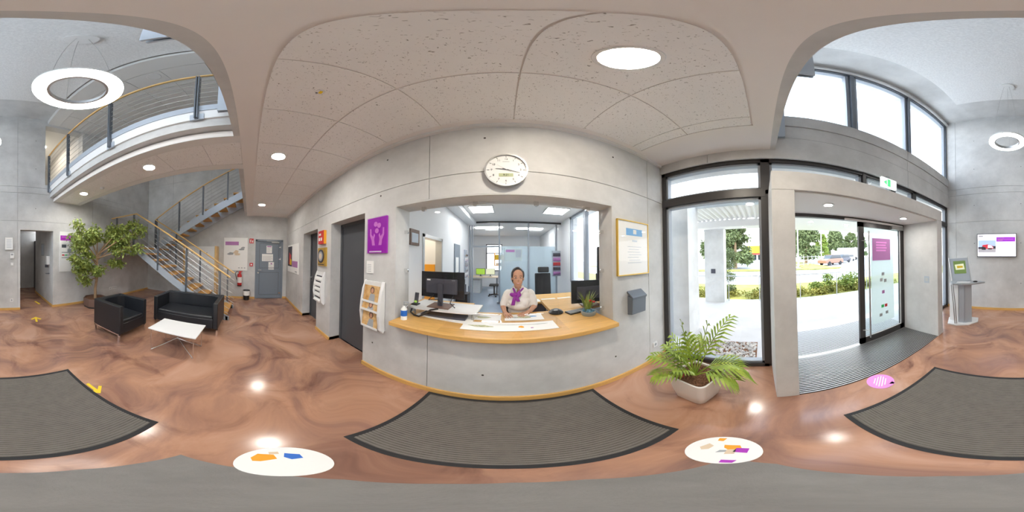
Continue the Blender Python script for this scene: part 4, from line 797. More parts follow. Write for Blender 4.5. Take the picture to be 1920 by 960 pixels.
for x, y, z in ((.93, 1.64, .17), (.955, 1.64, .155), (.975, 1.63, .15), (.94, 1.65, .145)): b.ell((x, y, ZC + z), (.018, .012, .012), 8, 6)
ob('red_flowers', b, 'red', t, smooth=True)

# office things behind
t = T('office_desk', (.9, 3.2, 0), 'wooden office desk with pink papers behind the receptionist', 'desk')
ob('desktop', B().box(.25, 1.7, 2.9, 3.6, .72, .75), 'wood', t); ob('pedestal', B().box(.30, .72, 2.95, 3.5, .05, .68), 'darkprint', t)
for x in (.28, 1.66): ob('leg', B().box(x - .02, x + .02, 2.95, 3.5, 0, .72), 'steel_grey', t)
for k in range(3): tag(ob('pink_paper', B(at(None, .5 + .33 * k, 3.05, .75, R(3))).box(-.14, .14, -.1, .1, 0, .004), 'paper'), ['pink form on the office desk nearest the receptionist', 'pink form in the middle of the office desk', 'pink form on the office desk nearest the windows'][k], 'paper', 'pink forms on the desk')
t = T('office_chair', (1.05, 4.3, 0), 'black high-backed office chair by the partition corner', 'chair')
ob('seat', B().box(.80, 1.30, 4.05, 4.55, .44, .52), 'black', t, bevel=.03); ob('backrest', B(Matrix.Translation((1.05, 4.5, .5)) @ Matrix.Rotation(R(-6), 4, 'X')).box(-.23, .23, -.03, .04, 0, .66), 'rubber', t, bevel=.03); ob('headrest', B(Matrix.Translation((1.05, 4.46, 1.18)) @ Matrix.Rotation(R(-6), 4, 'X')).box(-.16, .16, -.03, .04, 0, .16), 'rubber', t, bevel=.03); ob('column', B().cyl((1.05, 4.3, .08), (1.05, 4.3, .45), .03), 'black', t)
for k in range(5): a = k * 2 * PI / 5; ob('foot', B().tube([(1.05, 4.3, .09), (1.05 + .28 * math.cos(a), 4.3 + .28 * math.sin(a), .05), (1.05 + .28 * math.cos(a), 4.3 + .28 * math.sin(a), .0)], .018, 6), 'black', t)
t = T('back_office_desk', (-1.0, 7.6, 0), 'light desk in the back office seen through the partition door', 'desk')
ob('desktop', B().box(-1.75, -.35, 7.2, 8.0, .72, .75), 'beige', t); ob('pedestal', B().box(-1.62, -1.15, 7.3, 7.9, 0, .6), 'white', t); ob('leg', B().box(-.42, -.38, 7.25, 7.95, 0, .72), 'steel_grey', t)
for k, (x, m) in enumerate(((-1.18, 'screen_green'), (-.72, 'screen_cream'))):
    q = T('desk_screen', (x, 7.6, .75), ['green lit desk screen in the back office', 'cream lit desk screen in the back office'][k], 'monitor', 'back office screens'); ob('casing', B().box(x - .22, x + .22, 7.6, 7.63, .83, 1.12), 'black', q); ob('screen', B().box(x - .205, x + .205, 7.597, 7.601, .845, 1.105), m, q); ob('stand', B().box(x - .08, x + .08, 7.56, 7.7, .75, .76).box(x - .02, x + .02, 7.61, 7.64, .75, .9), 'black', q)
t = T('wooden_shelf', (-.45, 8.9, 1.2), 'orange wooden wall shelf with yellow files in the back office', 'shelf')
ob('carcass', B().box(-.62, -.58, 8.75, 9.1, 1.2, 1.9).box(-.1, -.06, 8.75, 9.1, 1.2, 1.9).box(-.62, -.06, 8.75, 9.1, 1.2, 1.23).box(-.62, -.06, 8.75, 9.1, 1.52, 1.55), 'orange', t); ob('files', B().box(-.57, -.11, 8.8, 9.05, 1.55, 1.80), 'yellow', t); ob('papers', B().box(-.55, -.15, 8.8, 9.05, 1.23, 1.36), 'beige', t)
t = T('office_task_chair', (-.48, 6.85, 0), 'dark task chair at the back office desk', 'chair'); ob('seat', B().box(-.68, -.28, 6.6, 7.0, .44, .5), 'rubber', t, bevel=.02); ob('backrest', B().box(-.30, -.24, 6.6, 7.0, .6, 1.05), 'rubber', t, bevel=.02); ob('column', B().cyl((-.48, 6.8, 0.03), (-.48, 6.8, .45), .03), 'black', t)
for k in range(5): a = k * 2 * PI / 5; ob('foot', B().tube([(-.48, 6.8, .08), (-.48 + .26 * math.cos(a), 6.8 + .26 * math.sin(a), .03)], .018, 6).ell((-.48 + .26 * math.cos(a), 6.8 + .26 * math.sin(a), .03), .03, 8, 6), 'black', t)
t = T('wall_tablet', (OX0, 2.18, 1.63), 'dark touch panel on the white office wall', 'tablet'); ob('case', B().box(OX0, OX0 + .03, 1.92, 2.17, 1.75, 1.99), 'planter', t, bevel=.006); ob('screen', B().box(OX0 + .03, OX0 + .032, 1.95, 2.13, 1.79, 1.93), 'steel_light', t)
tag(ob('orange_panel', B().box(-2.45, -1.62, 3.47, 3.5, .5, 1.42), 'orange'), 'orange panel on the wall of the warm room beyond the doorway', 'panel')
d4 = ob('door_4', B().box(OX0 - .002, OX0 + .02, 3.95, 4.45, 0, 1.95), 'door_blue', kind='structure'); ob('notice', B().box(OX0 + .02, OX0 + .023, 4.05, 4.3, 1.2, 1.6), 'paper', d4)
def rackx(x, y0, label, m, face):
    t = T('leaflet_rack', (x, y0, .9), label, 'leaflet rack'); ob('board', B().box(x, x + .03, y0, y0 + .32, .95, 1.85) if face == 'x' else B().box(x, x + .3, y0, y0 + .03, .95, 1.85), 'steel_light', t)
    for k in range(5):
        z = 1.0 + .165 * k; ob('leaflets', B().box(x + .03, x + .06, y0 + .02, y0 + .30, z, z + .11) if face == 'x' else B().box(x + .02, x + .28, y0 - .03, y0, z, z + .11), m[k % len(m)], t); ob('pocket', B().box(x + .06, x + .065, y0, y0 + .32, z - .02, z + .05) if face == 'x' else B().box(x, x + .3, y0 - .035, y0 - .03, z - .02, z + .05), 'acrylic', t)
rackx(OX0, 4.95, 'leaflet rack on the white office wall beside the partition', ['paper', 'steel_light', 'greyprint'], 'x')
rackx(1.62, OY1 - .06, 'leaflet rack with red and mauve leaflets by the office windows', ['purple_pale', 'darkprint', 'red'], 'y')
t = T('speaker_stack', (-.97, 3.7, 0), 'black pedestal with dark devices beside the partition door', 'cabinet'); ob('pedestal', B().box(-1.13, -.85, 3.55, 3.85, 0, .75), 'black', t); ob('device', B().box(-1.05, -.93, 3.62, 3.78, .75, .95), 'darkprint', t); ob('antenna', B().cyl((-1.03, 3.7, .95), (-1.03, 3.7, 1.08), .012, 8).cyl((-.95, 3.7, .95), (-.95, 3.7, 1.08), .012, 8), 'black', t)
q = T('tall_screen', (1.55, 2.55, .89), 'dark upright display panel by the office windows', 'screen'); ob('panel', B(at(None, 1.55, 2.4, 0, R(60))).box(-.2, .2, 0, .04, 1.15, 1.75), 'black', q); ob('stand', B().box(1.5, 1.58, 2.36, 2.44, .89, 1.3).box(1.43, 1.65, 2.28, 2.52, .89, .9), 'black', q)

# ---------------------------------------------------------------- receptionist
t = T('person', (.165, 2.15, 0), 'smiling receptionist in a white blouse and purple scarf, hands resting on the counter', 'person')
HC = Vector((.142, 1.93, 1.335))
def limb(b, pts, rs, n=12):
    b.tube(pts, rs, n)
    for p, r in zip(pts, rs): b.ell(p, r, n, 8)
b = B()
b.ell(HC + Vector((0, .012, .025)), (.072, .088, .088), 20, 14); b.ell(HC + Vector((0, -.022, -.045)), (.056, .062, .062), 18, 12); b.ell(HC + Vector((0, -.035, -.082)), (.036, .036, .026), 14, 10)
b.ell(HC + Vector((0, -.083, -.022)), (.0125, .018, .012), 10, 8); b.tube([HC + Vector((0, -.07, .018)), HC + Vector((0, -.09, -.018))], [.007, .011], 8)
for s in (-1, 1):
    b.ell(HC + Vector((s * .071, .012, -.012)), (.008, .018, .028), 10, 8); b.ell(HC + Vector((s * .031, -.05, -.034)), (.021, .024, .021), 12, 8)
limb(b, [(.143, 1.965, 1.27), (.152, 2.0, 1.20), (.16, 2.03, 1.13)], [.046, .046, .055])
b.ell((.165, 2.09, 1.0), (.14, .085, .17), 16, 12); b.ell((.165, 2.13, .78), (.125, .09, .16), 16, 12); b.ell((.165, 2.17, .56), (.15, .11, .10), 16, 12)
ARMS = [((.012, 2.06, 1.12), (-.032, 2.045, .945), (-.012, 1.90, .920), (.006, 1.845, .912), 1), ((.328, 2.06, 1.12), (.362, 2.04, .945), (.285, 1.905, .920), (.235, 1.86, .912), -1)]
for sh, el, wr, pm, sg in ARMS:
    limb(b, [sh, el], [.034, .034]); limb(b, [el, wr], [.036, .025])
    W_, P_ = Vector(wr), Vector(pm); d = (P_ - W_).normalized(); side = d.cross(Vector((0, 0, 1))).normalized() * sg
    limb(b, [W_, P_], [.024, .022]); rotm = Matrix.Rotation(math.atan2(d.y, d.x), 3, 'Z')
    b.ell(P_ + d * .012, (.044, .036, .017), 14, 8, rotm)
    K = P_ + d * .045
    for k, (off, L_) in enumerate(((-.033, .070), (-.0115, .082), (.0105, .078), (.031, .062))):
        a_ = K + side * off; dd = (d + side * off * 4).normalized()
        limb(b, [a_ - d * .02, a_ + dd * L_ * .45 + Vector((0, 0, .006)), a_ + dd * L_ * .8 + Vector((0, 0, -.004)), a_ + dd * L_ + Vector((0, 0, -.012))], [.0088, .0080, .0074, .0068], 8)
    a_ = P_ - side * .03; limb(b, [P_ - side * .018, a_ + d * .02 - side * .014, a_ + d * .048 - side * .014 + Vector((0, 0, -.006))], [.0115, .010, .008], 8)
body = ob('body', b, 'skin', t, remesh=.0034)
b = B()
for z, y, rx, ry in ((1.135, 2.055, .125, .062), (1.09, 2.06, .162, .082), (1.02, 2.06, .158, .108), (.96, 2.055, .150, .112), (.88, 2.09, .138, .10), (.80, 2.11, .138, .10), (.70, 2.13, .15, .11)): b.ell((.165, y, z), (rx, ry, .075), 20, 12)
for s in (-1, 1): b.ell((.165 + s * .06, 1.992, 1.005), (.062, .045, .06), 14, 10)
for sh, el, wr, pm, sg in ARMS:
    S_, E_ = Vector(sh), Vector(el); limb(b, [S_ + Vector((.02 * sg, 0, .0)), S_ + Vector((.006 * sg, 0, -.012)), S_.lerp(E_, .4), S_.lerp(E_, .82)], [.050, .048, .049, .050])
ob('blouse', b, 'blouse', t, remesh=.006)
b = B()
for s in (-1, 1): b.add([(.152 + s * .012, 1.955, 1.205), (.152 + s * .06, 1.985, 1.235), (.152 + s * .085, 2.0, 1.17), (.152 + s * .03, 1.93, 1.13), (.152 + s * .012, 1.963, 1.205), (.152 + s * .06, 1.993, 1.235), (.152 + s * .085, 2.008, 1.17), (.152 + s * .03, 1.938, 1.13)], [(0, 1, 2, 3), (7, 6, 5, 4), (0, 4, 5, 1), (1, 5, 6, 2), (2, 6, 7, 3), (3, 7, 4, 0)])
ob('collar', b, 'blouse', t)
b = B(); kx = .118
b.ell((kx, 1.928, 1.125), (.018, .016, .018)); b.ell((kx - .038, 1.938, 1.122), (.036, .013, .026), rot=Matrix.Rotation(.35, 3, 'Y')); b.ell((kx + .036, 1.936, 1.118), (.034, .013, .028), rot=Matrix.Rotation(-.45, 3, 'Y'))
b.tube([(.092, 1.99, 1.195), (.105, 1.955, 1.165), (kx, 1.936, 1.13)], [.012, .014, .012], 8); b.tube([(.212, 1.99, 1.195), (.175, 1.952, 1.165), (kx, 1.936, 1.13)], [.012, .014, .012], 8)
for x0, x1, xa, xb, zb, y in ((kx - .02, kx + .012, kx - .055, kx - .012, .99, 1.925), (kx - .002, kx + .022, kx + .012, kx + .055, 1.035, 1.932)):
    for k in range(4):
        u = (k + .5) / 4; b.tube([(x0 + (x1 - x0) * u, y + .004, 1.12), ((x0 + xa) / 2 + ((x1 - x0) + (xb - xa)) / 2 * u, y - .004 + .006 * (k % 2), 1.07), (xa + (xb - xa) * u, y + .004 * (k % 2), zb)], [.006, .0075, .008], 8)
ob('scarf', b, 'scarf', t, remesh=.0045)
b = B(); b.ell(HC + Vector((0, .026, .034)), (.079, .09, .092), 20, 14); b.ell(HC + Vector((0, .055, -.02)), (.074, .062, .085), 18, 12); b.ell(HC + Vector((.02, .125, -.015)), (.04, .035, .04), 14, 10)
for s in (-1, 1): b.ell(HC + Vector((s * .066, .0, .035)), (.014, .045, .045), 12, 8)
ob('hair', b, 'hair', t, remesh=.005)
for s in (-1, 1):
    e = ob('eye', B().ell(HC + Vector((s * .029, -.0665, .004)), (.0125, .007, .005), 12, 8), 'eye', t, smooth=True); ob('iris', B().ell(HC + Vector((s * .029, -.0725, .004)), (.006, .0035, .0056), 10, 8), 'hair', e, smooth=True)
    ob('eyebrow', B().tube([HC + Vector((s * .014, -.0765, .0245)), HC + Vector((s * .03, -.0745, .0285)), HC + Vector((s * .047, -.062, .020))], [.0018, .0022, .0012], 6), 'hair', t, smooth=True)
ob('mouth', B().tube([HC + Vector((-.028, -.068, -.052)), HC + Vector((-.013, -.081, -.062)), HC + Vector((.013, -.081, -.062)), HC + Vector((.028, -.068, -.052))], [.0015, .0052, .0052, .0015], 8), 'lips', t, smooth=True); ob('teeth', B().tube([HC + Vector((-.019, -.0795, -.0575)), HC + Vector((-.007, -.0855, -.0605)), HC + Vector((.007, -.0855, -.0605)), HC + Vector((.019, -.0795, -.0575))], [.0012, .0026, .0026, .0012], 6), 'eye', t, smooth=True)
b = B()
b.ell((.165, 2.17, .56), (.165, .13, .11), 16, 12)
for s in (-1, 1): limb(b, [(.165 + s * .085, 2.15, .54), (.165 + s * .10, 1.80, .53), (.165 + s * .10, 1.84, .12)], [.085, .062, .045])
ob('trousers', b, 'darkprint', t, remesh=.009)
for s in (-1, 1): ob('shoe', B().ell((.165 + s * .10, 1.80, .045), (.042, .12, .045), 14, 10), 'black', t, smooth=True)
t = T('receptionist_chair', (.165, 2.22, 0), 'black office chair on which the receptionist sits', 'chair')
ob('seat', B().box(-.07, .40, 2.0, 2.42, .39, .455), 'rubber', t, bevel=.02); ob('column', B().cyl((.165, 2.22, .07), (.165, 2.22, .40), .028), 'black', t); ob('backrest', B().box(.0, .33, 2.40, 2.44, .55, .88), 'rubber', t, bevel=.015); ob('back_bar', B().box(.14, .19, 2.41, 2.45, .40, .6), 'black', t)
for k in range(5): a = k * 2 * PI / 5; ob('foot', B().tube([(.165, 2.22, .08), (.165 + .26 * math.cos(a), 2.22 + .26 * math.sin(a), .03)], .018, 6).ell((.165 + .26 * math.cos(a), 2.22 + .26 * math.sin(a), .03), .03, 8, 6), 'black', t)

# ---------------------------------------------------------------- kiosk, screen and back wall
Mk = Matrix.Translation((1.17, -3.36, 0)) @ Matrix.Rotation(R(199.3), 4, 'Z')
t = T('info_kiosk', (1.17, -3.36, 0), 'grey information terminal with a slanted screen beside the portal', 'kiosk')
ob('base_plate', B(Mk).prism([(-.33, -.26), (-.15, -.33), (.1, -.31), (.30, -.17), (.33, .05), (-.1, .2), (-.33, .1)], 'z', 0, .03), 'white', t, bevel=.005)
ob('column', B(Mk).box(-.085, .155, -.17, .07, .03, .90), 'steel_light', t); ob('column_panel', B(Mk).prism([(-.10, -.20), (.018, -.23), (.018, .08), (-.10, .08)], 'z', .03, .90), 'steel_light', t); ob('column_panel', B(Mk).prism([(.024, -.23), (.17, -.19), (.17, .08), (.024, .08)], 'z', .03, .90), 'steel_light', t); ob('side_panel', B(Mk).prism([(-.30, -.05), (-.11, -.19), (-.10, -.17), (-.27, -.02)], 'z', .03, .90), 'white', t)
for o_ in (-.20, -.165): ob('tube', B(Mk).tube([(o_ - .05, -.27, .90), (o_ - .01, -.27, .5), (o_ + .02, -.27, .03)], .011, 8), 'brushed', t, smooth=True)
ob('table_top', B(Mk).prism([(-.27, -.12), (-.22, -.32), (-.02, -.36), (.22, -.30), (.46, -.14), (.30, -.04), (.0, .1), (-.25, .05)], 'z', .90, .935), 'greyprint', t, bevel=.008)
Ms = Mk @ Matrix.Translation((-.06, .0, .935)) @ Matrix.Rotation(R(-14), 4, 'X') @ Matrix.Rotation(R(-10), 4, 'Z')
ob('screen_housing', B(Ms).prism([(-.27, .50), (.17, .51), (.24, 0), (-.18, -.02)], 'y', -.02, .02), 'steel_light', t, bevel=.004)
s_ = ob('display', B(Ms).prism([(-.17, .44), (.11, .445), (.135, .16), (-.13, .155)], 'y', -.023, -.02), 'screen_olive', t); ob('display_picture', B(Ms).prism([(-.13, .36), (.07, .38), (.10, .25), (-.10, .24)], 'y', -.025, -.023), 'screen_cream', s_); ob('display_picture', B(Ms).prism([(-.08, .33), (.05, .33), (.06, .29), (-.07, .28)], 'y', -.027, -.025), 'yellow', s_)
for a_, c_ in (((-.27, .52), (-.18, -.02)), ((.17, .53), (.24, .0))): ob('side_tube', B(Ms).tube([(a_[0], -.03, a_[1]), (c_[0], -.03, c_[1])], .010, 8), 'brushed', t, smooth=True)
ob('keyboard', B(Mk).prism([(-.14, -.28), (.14, -.28), (.16, -.17), (-.12, -.17)], 'z', .935, .948), 'white', t); ob('trackball', B(Mk).ell((.25, -.18, .945), (.05, .035, .02), 12, 8), 'black', t, smooth=True)
t = T('wall_screen', (.54, YB, 1.44), 'wall-mounted flat screen showing a red truck picture and a purple bar', 'screen')
yb = YB
ob('bracket', B().box(.35, .75, yb, yb + .04, 1.55, 1.9), 'black', t); ob('casing', B().box(.03, 1.05, yb + .035, yb + .08, 1.44, 2.04), 'black', t, bevel=.004)
f = yb + .08
s_ = ob('display', B().box(.045, 1.035, f, f + .003, 1.457, 2.025), 'screen_white', t)
q = lambda u0, u1, v0, v1: (1.035 - u0 * .99, 1.035 - u1 * .99, 1.457 + v0 * .568, 1.457 + v1 * .568)
def scr(u0, u1, v0, v1, m, e=.004, nm='picture_area'):
    a, c_, d, e_ = q(u0, u1, v0, v1); ob(nm, B().box(a, c_, f + .002, f + e, d, e_), m, s_)
scr(.02, .48, .18, .72, 'screen_sky'); scr(.02, .48, .18, .36, 'screen_grey', .0045); scr(.50, .98, .66, .86, 'screen_purple', .004, 'title_bar'); scr(.53, .93, .755, .775, 'pink', .005, 'title_lines'); scr(.53, .66, .70, .74, 'pink', .005, 'title_lines'); scr(.53, .7, .81, .825, 'pink', .005, 'title_lines')
scr(.02, .14, .34, .42, 'screen_dark', .005); scr(.40, .48, .34, .46, 'screen_dark', .005)
b = B(); a, c_, d, e_ = q(0, 1, 0, 1); U = lambda u, v: (1.035 - u * .99, 1.457 + v * .568)
ob('truck_print', B().prism([U(.13, .33), U(.42, .35), U(.42, .44), U(.36, .50), U(.27, .54), U(.13, .51)], 'y', f + .003, f + .0055), 'screen_red', s_); ob('truck_print', B().prism([U(.27, .38), U(.42, .38), U(.36, .49), U(.28, .52)], 'y', f + .0055, f + .006), 'screen_white', s_); ob('truck_print', B().prism([U(.11, .30), U(.22, .29), U(.22, .40), U(.12, .45)], 'y', f + .0055, f + .0062), 'screen_dark', s_); ob('truck_print', B().box(U(.28, 0)[0], U(.38, 0)[0], f + .0055, f + .0062, U(0, .31)[1], U(0, .36)[1]), 'screen_dark', s_)
scr(.03, .15, .90, .93, 'screen_dark', .004, 'logo')
def on_back(name, x0, x1, z0, z1, label, cat, m='paper', th=.015):
    t = T(name, ((x0 + x1) / 2, YB, z0), label, cat); ob('board', B().box(x0, x1, YB, YB + th, z0, z1), m, t); return t, YB + th
t, f = on_back('framed_notice', -.49, -.29, 1.63, 1.945, 'small framed notice on the back wall beside the passage', 'notice')
b = B()
for r in rects(-.505, -.275, 1.615, 1.96, [(-.49, -.29, 1.63, 1.945)]): b.box(r[0], r[1], YB, YB + .022, r[2], r[3])
ob('frame', b, 'brushed', t); b = B(); [b.box(-.46, -.33, f, f + .001, 1.68 + .04 * k, 1.69 + .04 * k) for k in range(6)]; ob('text_lines', b, 'steel_light', t)
t, f = on_back('intercom', -.52, -.42, 1.40, 1.54, 'small white intercom on the back wall by the passage', 'intercom', 'white', .03); ob('grille', B().box(-.50, -.44, f, f + .002, 1.48, 1.52), 'greyprint', t)
t, f = on_back('light_switch', -.51, -.435, 1.215, 1.29, 'white light switch on the back wall by the passage', 'switch', 'white', .015); ob('rocker', B().box(-.495, -.45, f, f + .004, 1.23, 1.275), 'paper', t)
t, f = on_back('back_wall_socket', -.505, -.42, .245, .325, 'white socket low on the back wall by the passage', 'socket', 'white', .012); ob('insert', ydisc(B(), -.4625, .285, .022, f - .001, f + .001, 20), 'greyprint', t)
t, f = on_back('multi_socket', -3.95, -3.62, .30, .38, 'row of white sockets on the back wall behind the ficus', 'socket', 'white', .012)
for k in range(4): ob('insert', ydisc(B(), -3.91 + .083 * k, .34, .022, f - .001, f + .001, 16), 'greyprint', t)
t, f = on_back('info_poster', -2.58, -1.79, 1.02, 2.15, 'large white poster with a purple title band half hidden behind the ficus', 'poster', 'paper', .02)
ob('title_band', B().box(-2.45, -1.81, f, f + .002, 1.90, 2.04), 'purple', t); ob('title_lines', B().box(-2.3, -1.85, f + .002, f + .003, 1.99, 2.005), 'pink', t)
for x, z, m in ((-1.92, 1.74, 'steel_grey'), (-2.35, 1.75, 'darkprint'), (-2.1, 1.62, 'greyprint')): ob('picture', B().box(x - .07, x + .07, f, f + .002, z - .045, z + .045), m, t)
b = B(); [b.box(-2.35, -1.85 - .05 * (k % 2), f, f + .002, 1.40 + .075 * k, 1.425 + .075 * k) for k in range(3)]; ob('text_lines', b, 'greyprint', t); ob('red_mark', B().box(-1.93, -1.86, f + .002, f + .003, 1.47, 1.505), 'red', t); ob('green_mark', B().box(-2.02, -1.96, f + .002, f + .003, 1.47, 1.505), 'green', t)
t = T('passage_picture', (-1.60, -5.1, 1.45), 'small dark framed picture on the wall inside the passage', 'picture'); ob('frame', B().box(-1.60, -1.585, -5.3, -5.0, 1.45, 1.85), 'greyprint', t); ob('print', B().box(-1.585, -1.582, -5.27, -5.03, 1.48, 1.82), 'steel_light', t)
t = T('soap_dispenser', (-1.60, -4.5, 1.15), 'white hand sanitizer dispenser inside the passage', 'dispenser'); ob('body', B().box(-1.60, -1.51, -4.58, -4.47, 1.20, 1.45), 'white', t, bevel=.01); ob('lever', B().box(-1.56, -1.48, -4.55, -4.50, 1.12, 1.20), 'darkprint', t); ob('drip_tray', B().box(-1.60, -1.5, -4.57, -4.48, .93, .95), 'steel_grey', t)
t = T('exit_sign', (1.80, -1.8, 2.63), 'green and white emergency exit sign above the portal', 'sign')
Me = Matrix.Translation((1.80, -1.80, 2.63)) @ Matrix.Rotation(R(0), 4, 'Z')
ob('housing', B(Me).box(-.02, .02, -.16, .16, 0, .17), 'exit_white', t); ob('pictogram', B(Me).box(-.024, -.02, -.02, .04, .02, .15).prism([(.06, .04), (.12, .08), (.06, .13)], 'x', -.024, -.02), 'exit_green', t); ob('bracket', B(Me).box(.0, .12, -.03, .03, .13, .225), 'greyprint', t)
t = T('upper_exit_sign', (-1.6, -5.4, 5.75), 'small green exit sign hanging in the upper corridor', 'sign'); ob('panel', B().box(-1.75, -1.45, -5.42, -5.4, 5.72, 5.87), 'exit_white', t); ob('mark', B().box(-1.62, -1.55, -5.4, -5.397, 5.74, 5.85), 'exit_green', t); ob('rod', B().box(-1.61, -1.59, -5.42, -5.4, 5.87, 6.0), 'greyprint', t)
t = T('door_sensor', (1.9, -2.435, 1.0), 'grey push plate on the inner side of the portal', 'switch'); ob('plate', B().box(1.48, 1.58, -2.45, -2.435, 1.02, 1.14), 'steel_light', t); ob('button', B().box(1.50, 1.56, -2.435, -2.431, 1.05, 1.11), 'brushed', t)

# ---------------------------------------------------------------- entrance doors and mat well
ed = ob('door_5', B().box(2.06, 2.10, -1.50, -1.40, 0, 2.06).box(2.06, 2.10, -2.42, -2.32, 0, 2.06).box(2.06, 2.10, -2.42, -1.40, 0, .13).box(2.06, 2.10, -2.42, -1.40, 1.98, 2.06), 'frame_dark', kind='structure')
ob('pane', B().box(2.078, 2.084, -2.32, -1.50, .13, 1.98), 'glass_tint', ed); ob('white_edge', B().box(2.055, 2.06, -2.34, -2.32, .13, 1.98).box(2.055, 2.06, -2.32, -1.5, .13, .145), 'white', ed)
h = ob('pull_bar', B().cyl((2.0, -1.55, .13), (2.0, -1.55, 1.91), .014, 12), 'brushed', ed, smooth=True)
for z in (.28, 1.76): ob('bar_bracket', B().cyl((2.06, -1.45, z), (2.0, -1.55, z), .008, 8), 'brushed', h)
sh_ = ob('poster_sheet', B().box(2.072, 2.077, -2.16, -1.64, .32, 1.86), 'frost_white', ed); ob('purple_field', B().box(2.068, 2.072, -2.08, -1.67, 1.44, 1.81), 'purple_pale', sh_)
b = B(); [b.box(2.065, 2.068, -1.99 + .02 * (k % 2), -1.75, 1.73 - .045 * k, 1.755 - .045 * k) for k in range(4)]; ob('lettering', b, 'pink', sh_)
for y, z, m in ((-1.9, 1.2, 'greyprint'), (-1.86, 1.1, 'greyprint'), (-1.95, 1.08, 'greyprint'), (-1.9, .88, 'purple_pale'), (-1.88, .62, 'green'), (-1.96, .62, 'red'), (-1.84, .46, 'greyprint'), (-1.98, .48, 'greyprint')): ob('pictogram', B().box(2.069, 2.072, y - .03, y + .03, z - .025, z + .03), m, sh_)
ob('closer_box', B().box(2.0, 2.06, -2.38, -2.08, 1.985, 2.05), 'brushed', ed)
fr_ = ob('trim_4', B().box(2.05, 2.12, -2.44, -.28, 2.06, 2.12).box(2.05, 2.12, -2.44, -2.42, 0, 2.12).box(2.05, 2.12, -.30, -.28, 0, 2.12), 'frame_dark', kind='structure'); ob('slide_rail', B().box(2.03, 2.06, -2.40, -1.15, 2.055, 2.085), 'white', fr_); ob('threshold', B().box(2.05, 2.12, -2.42, -.30, 0, .012), 'alu', fr_)
d5 = ob('door_6', B().box(2.13, 2.17, -.40, -.30, 0, 2.06), 'frame_dark', kind='structure'); ob('catch', B().box(2.10, 2.13, -.36, -.30, 1.86, 1.95), 'darkprint', d5)
def ribbed(name, x0, x1, y0, y1, label, n):
    t = T(name, ((x0 + x1) / 2, (y0 + y1) / 2, 0), label, 'mat'); ob('bed', B().box(x0, x1, y0, y1, .0, .004), 'rib_dark', t); w_ = (x1 - x0) / n
    r0 = None
    for k in range(n):
        x = x0 + w_ * k
        if r0 is None: r0 = ob('slat', B().box(x + w_ * .22, x + w_ * .62, y0, y1, .003, .011), 'alu', t)
        else: dup(r0, (w_ * k, 0, 0), t)
ribbed('entrance_grating', 1.32, 2.05, -2.44, -.28, 'aluminium slatted entrance mat inside the concrete portal', 24)
ribbed('outdoor_grating', 2.13, 3.0, -2.6, -.28, 'dark slatted mat on the pavement outside the entrance', 26)

# ---------------------------------------------------------------- outside
ob('pavement', B().box(2.1, 5.7, -14, 12, -.15, 0), 'pave', kind='structure')
ob('lawn', B().box(5.7, 9, -30, 20, -.2, -.02), 'grass', kind='structure')
ob('road', B().box(9, 80, -120, 90, -.25, -.05), 'asphalt', kind='structure')
ob('verge', B().box(17, 19, -9, 30, -.1, .05), 'grass', kind='structure')
ob('verge', B().box(16.5, 40, -8.5, -5.0, -.1, .06), 'grass', kind='structure')
cp = ob('canopy', B().box(2.9, 6.2, -7, -.4, 2.55, 2.75), 'plaster_white', kind='structure')
ob('eave', B().box(2.1, 2.5, -7, 5, 2.95, 3.2), 'concrete', kind='structure')
wv = []; N_ = 34
for k in range(N_ * 4 + 1):
    y = -.4 + 5.2 * k / (N_ * 4); ph = k % 4; wv.append((y, 2.78 if ph in (0, 1) else 2.72))
wv2 = [(y, z + .008) for y, z in wv[::-1]]
ob('corrugated_sheet', B().prism(wv + wv2, 'x', 3.1, 5.1), 'plaster_white', cp); ob('edge_beam', B().box(4.95, 5.45, -.4, 4.8, 2.50, 2.72), 'plaster_white', cp); ob('near_beam', B().box(3.0, 3.14, -.4, 4.8, 2.58, 2.86), 'steel_light', cp)
for k, (x, y, z, l) in enumerate(((5.2, .55, 2.499, 'in the outer beam'), (3.07, .2, 2.579, 'in the inner beam'), (4.6, -1.45, 2.549, 'in the flat canopy near the column'), (4.7, -2.7, 2.549, 'in the flat canopy farther along'))): downlight(x, y, z, .07, 'round canopy light outside ' + l)
t = T('outdoor_column', (5.5, 1.6, 0), 'square concrete column carrying the canopy beam outside', 'column'); ob('shaft', B().box(5.27, 5.62, 1.25, 1.93, 0, 2.50), 'concrete', t); ob('switch_plate', B().box(5.255, 5.27, 1.55, 1.70, 1.0, 1.15), 'darkprint', t)
tag(ob('outdoor_pier', B().box(2.62, 3.1, 1.27, 1.6, 0, 2.58), 'concrete'), 'pale concrete pier just outside the tall window', 'column')
b = B(); rr = random.Random(9)
for _ in range(650):
    x, y = rr.uniform(2.16, 2.62), rr.uniform(.12, 1.2); r_ = rr.uniform(.014, .032); b.ell((x, y, .012), (r_, r_ * rr.uniform(.6, 1), r_ * .6), 6, 4)
tag(ob('gravel', b, 'pebble'), 'strip of round gravel outside the tall window', 'gravel', kind='stuff')
ob('gravel_bed', B().box(2.13, 2.65, .1, 1.22, 0, .008), 'soil', kind='structure')
t = T('outdoor_railing', (5.5, -1, 0), 'thin steel railing along the planting bed outside', 'railing'); ob('top_rail', B().cyl((5.5, -6, .88), (5.5, 1.26, .88), .018, 8), 'brushed', t); ob('top_rail', B().cyl((5.5, 1.92, .88), (5.5, 4, .88), .018, 8), 'brushed', t)
for y in (-4.1, -2.7, -1.3, .1, 1.15, 2.8): ob('post', B().cyl((5.5, y, 0), (5.5, y, .88), .016, 8), 'brushed', t)
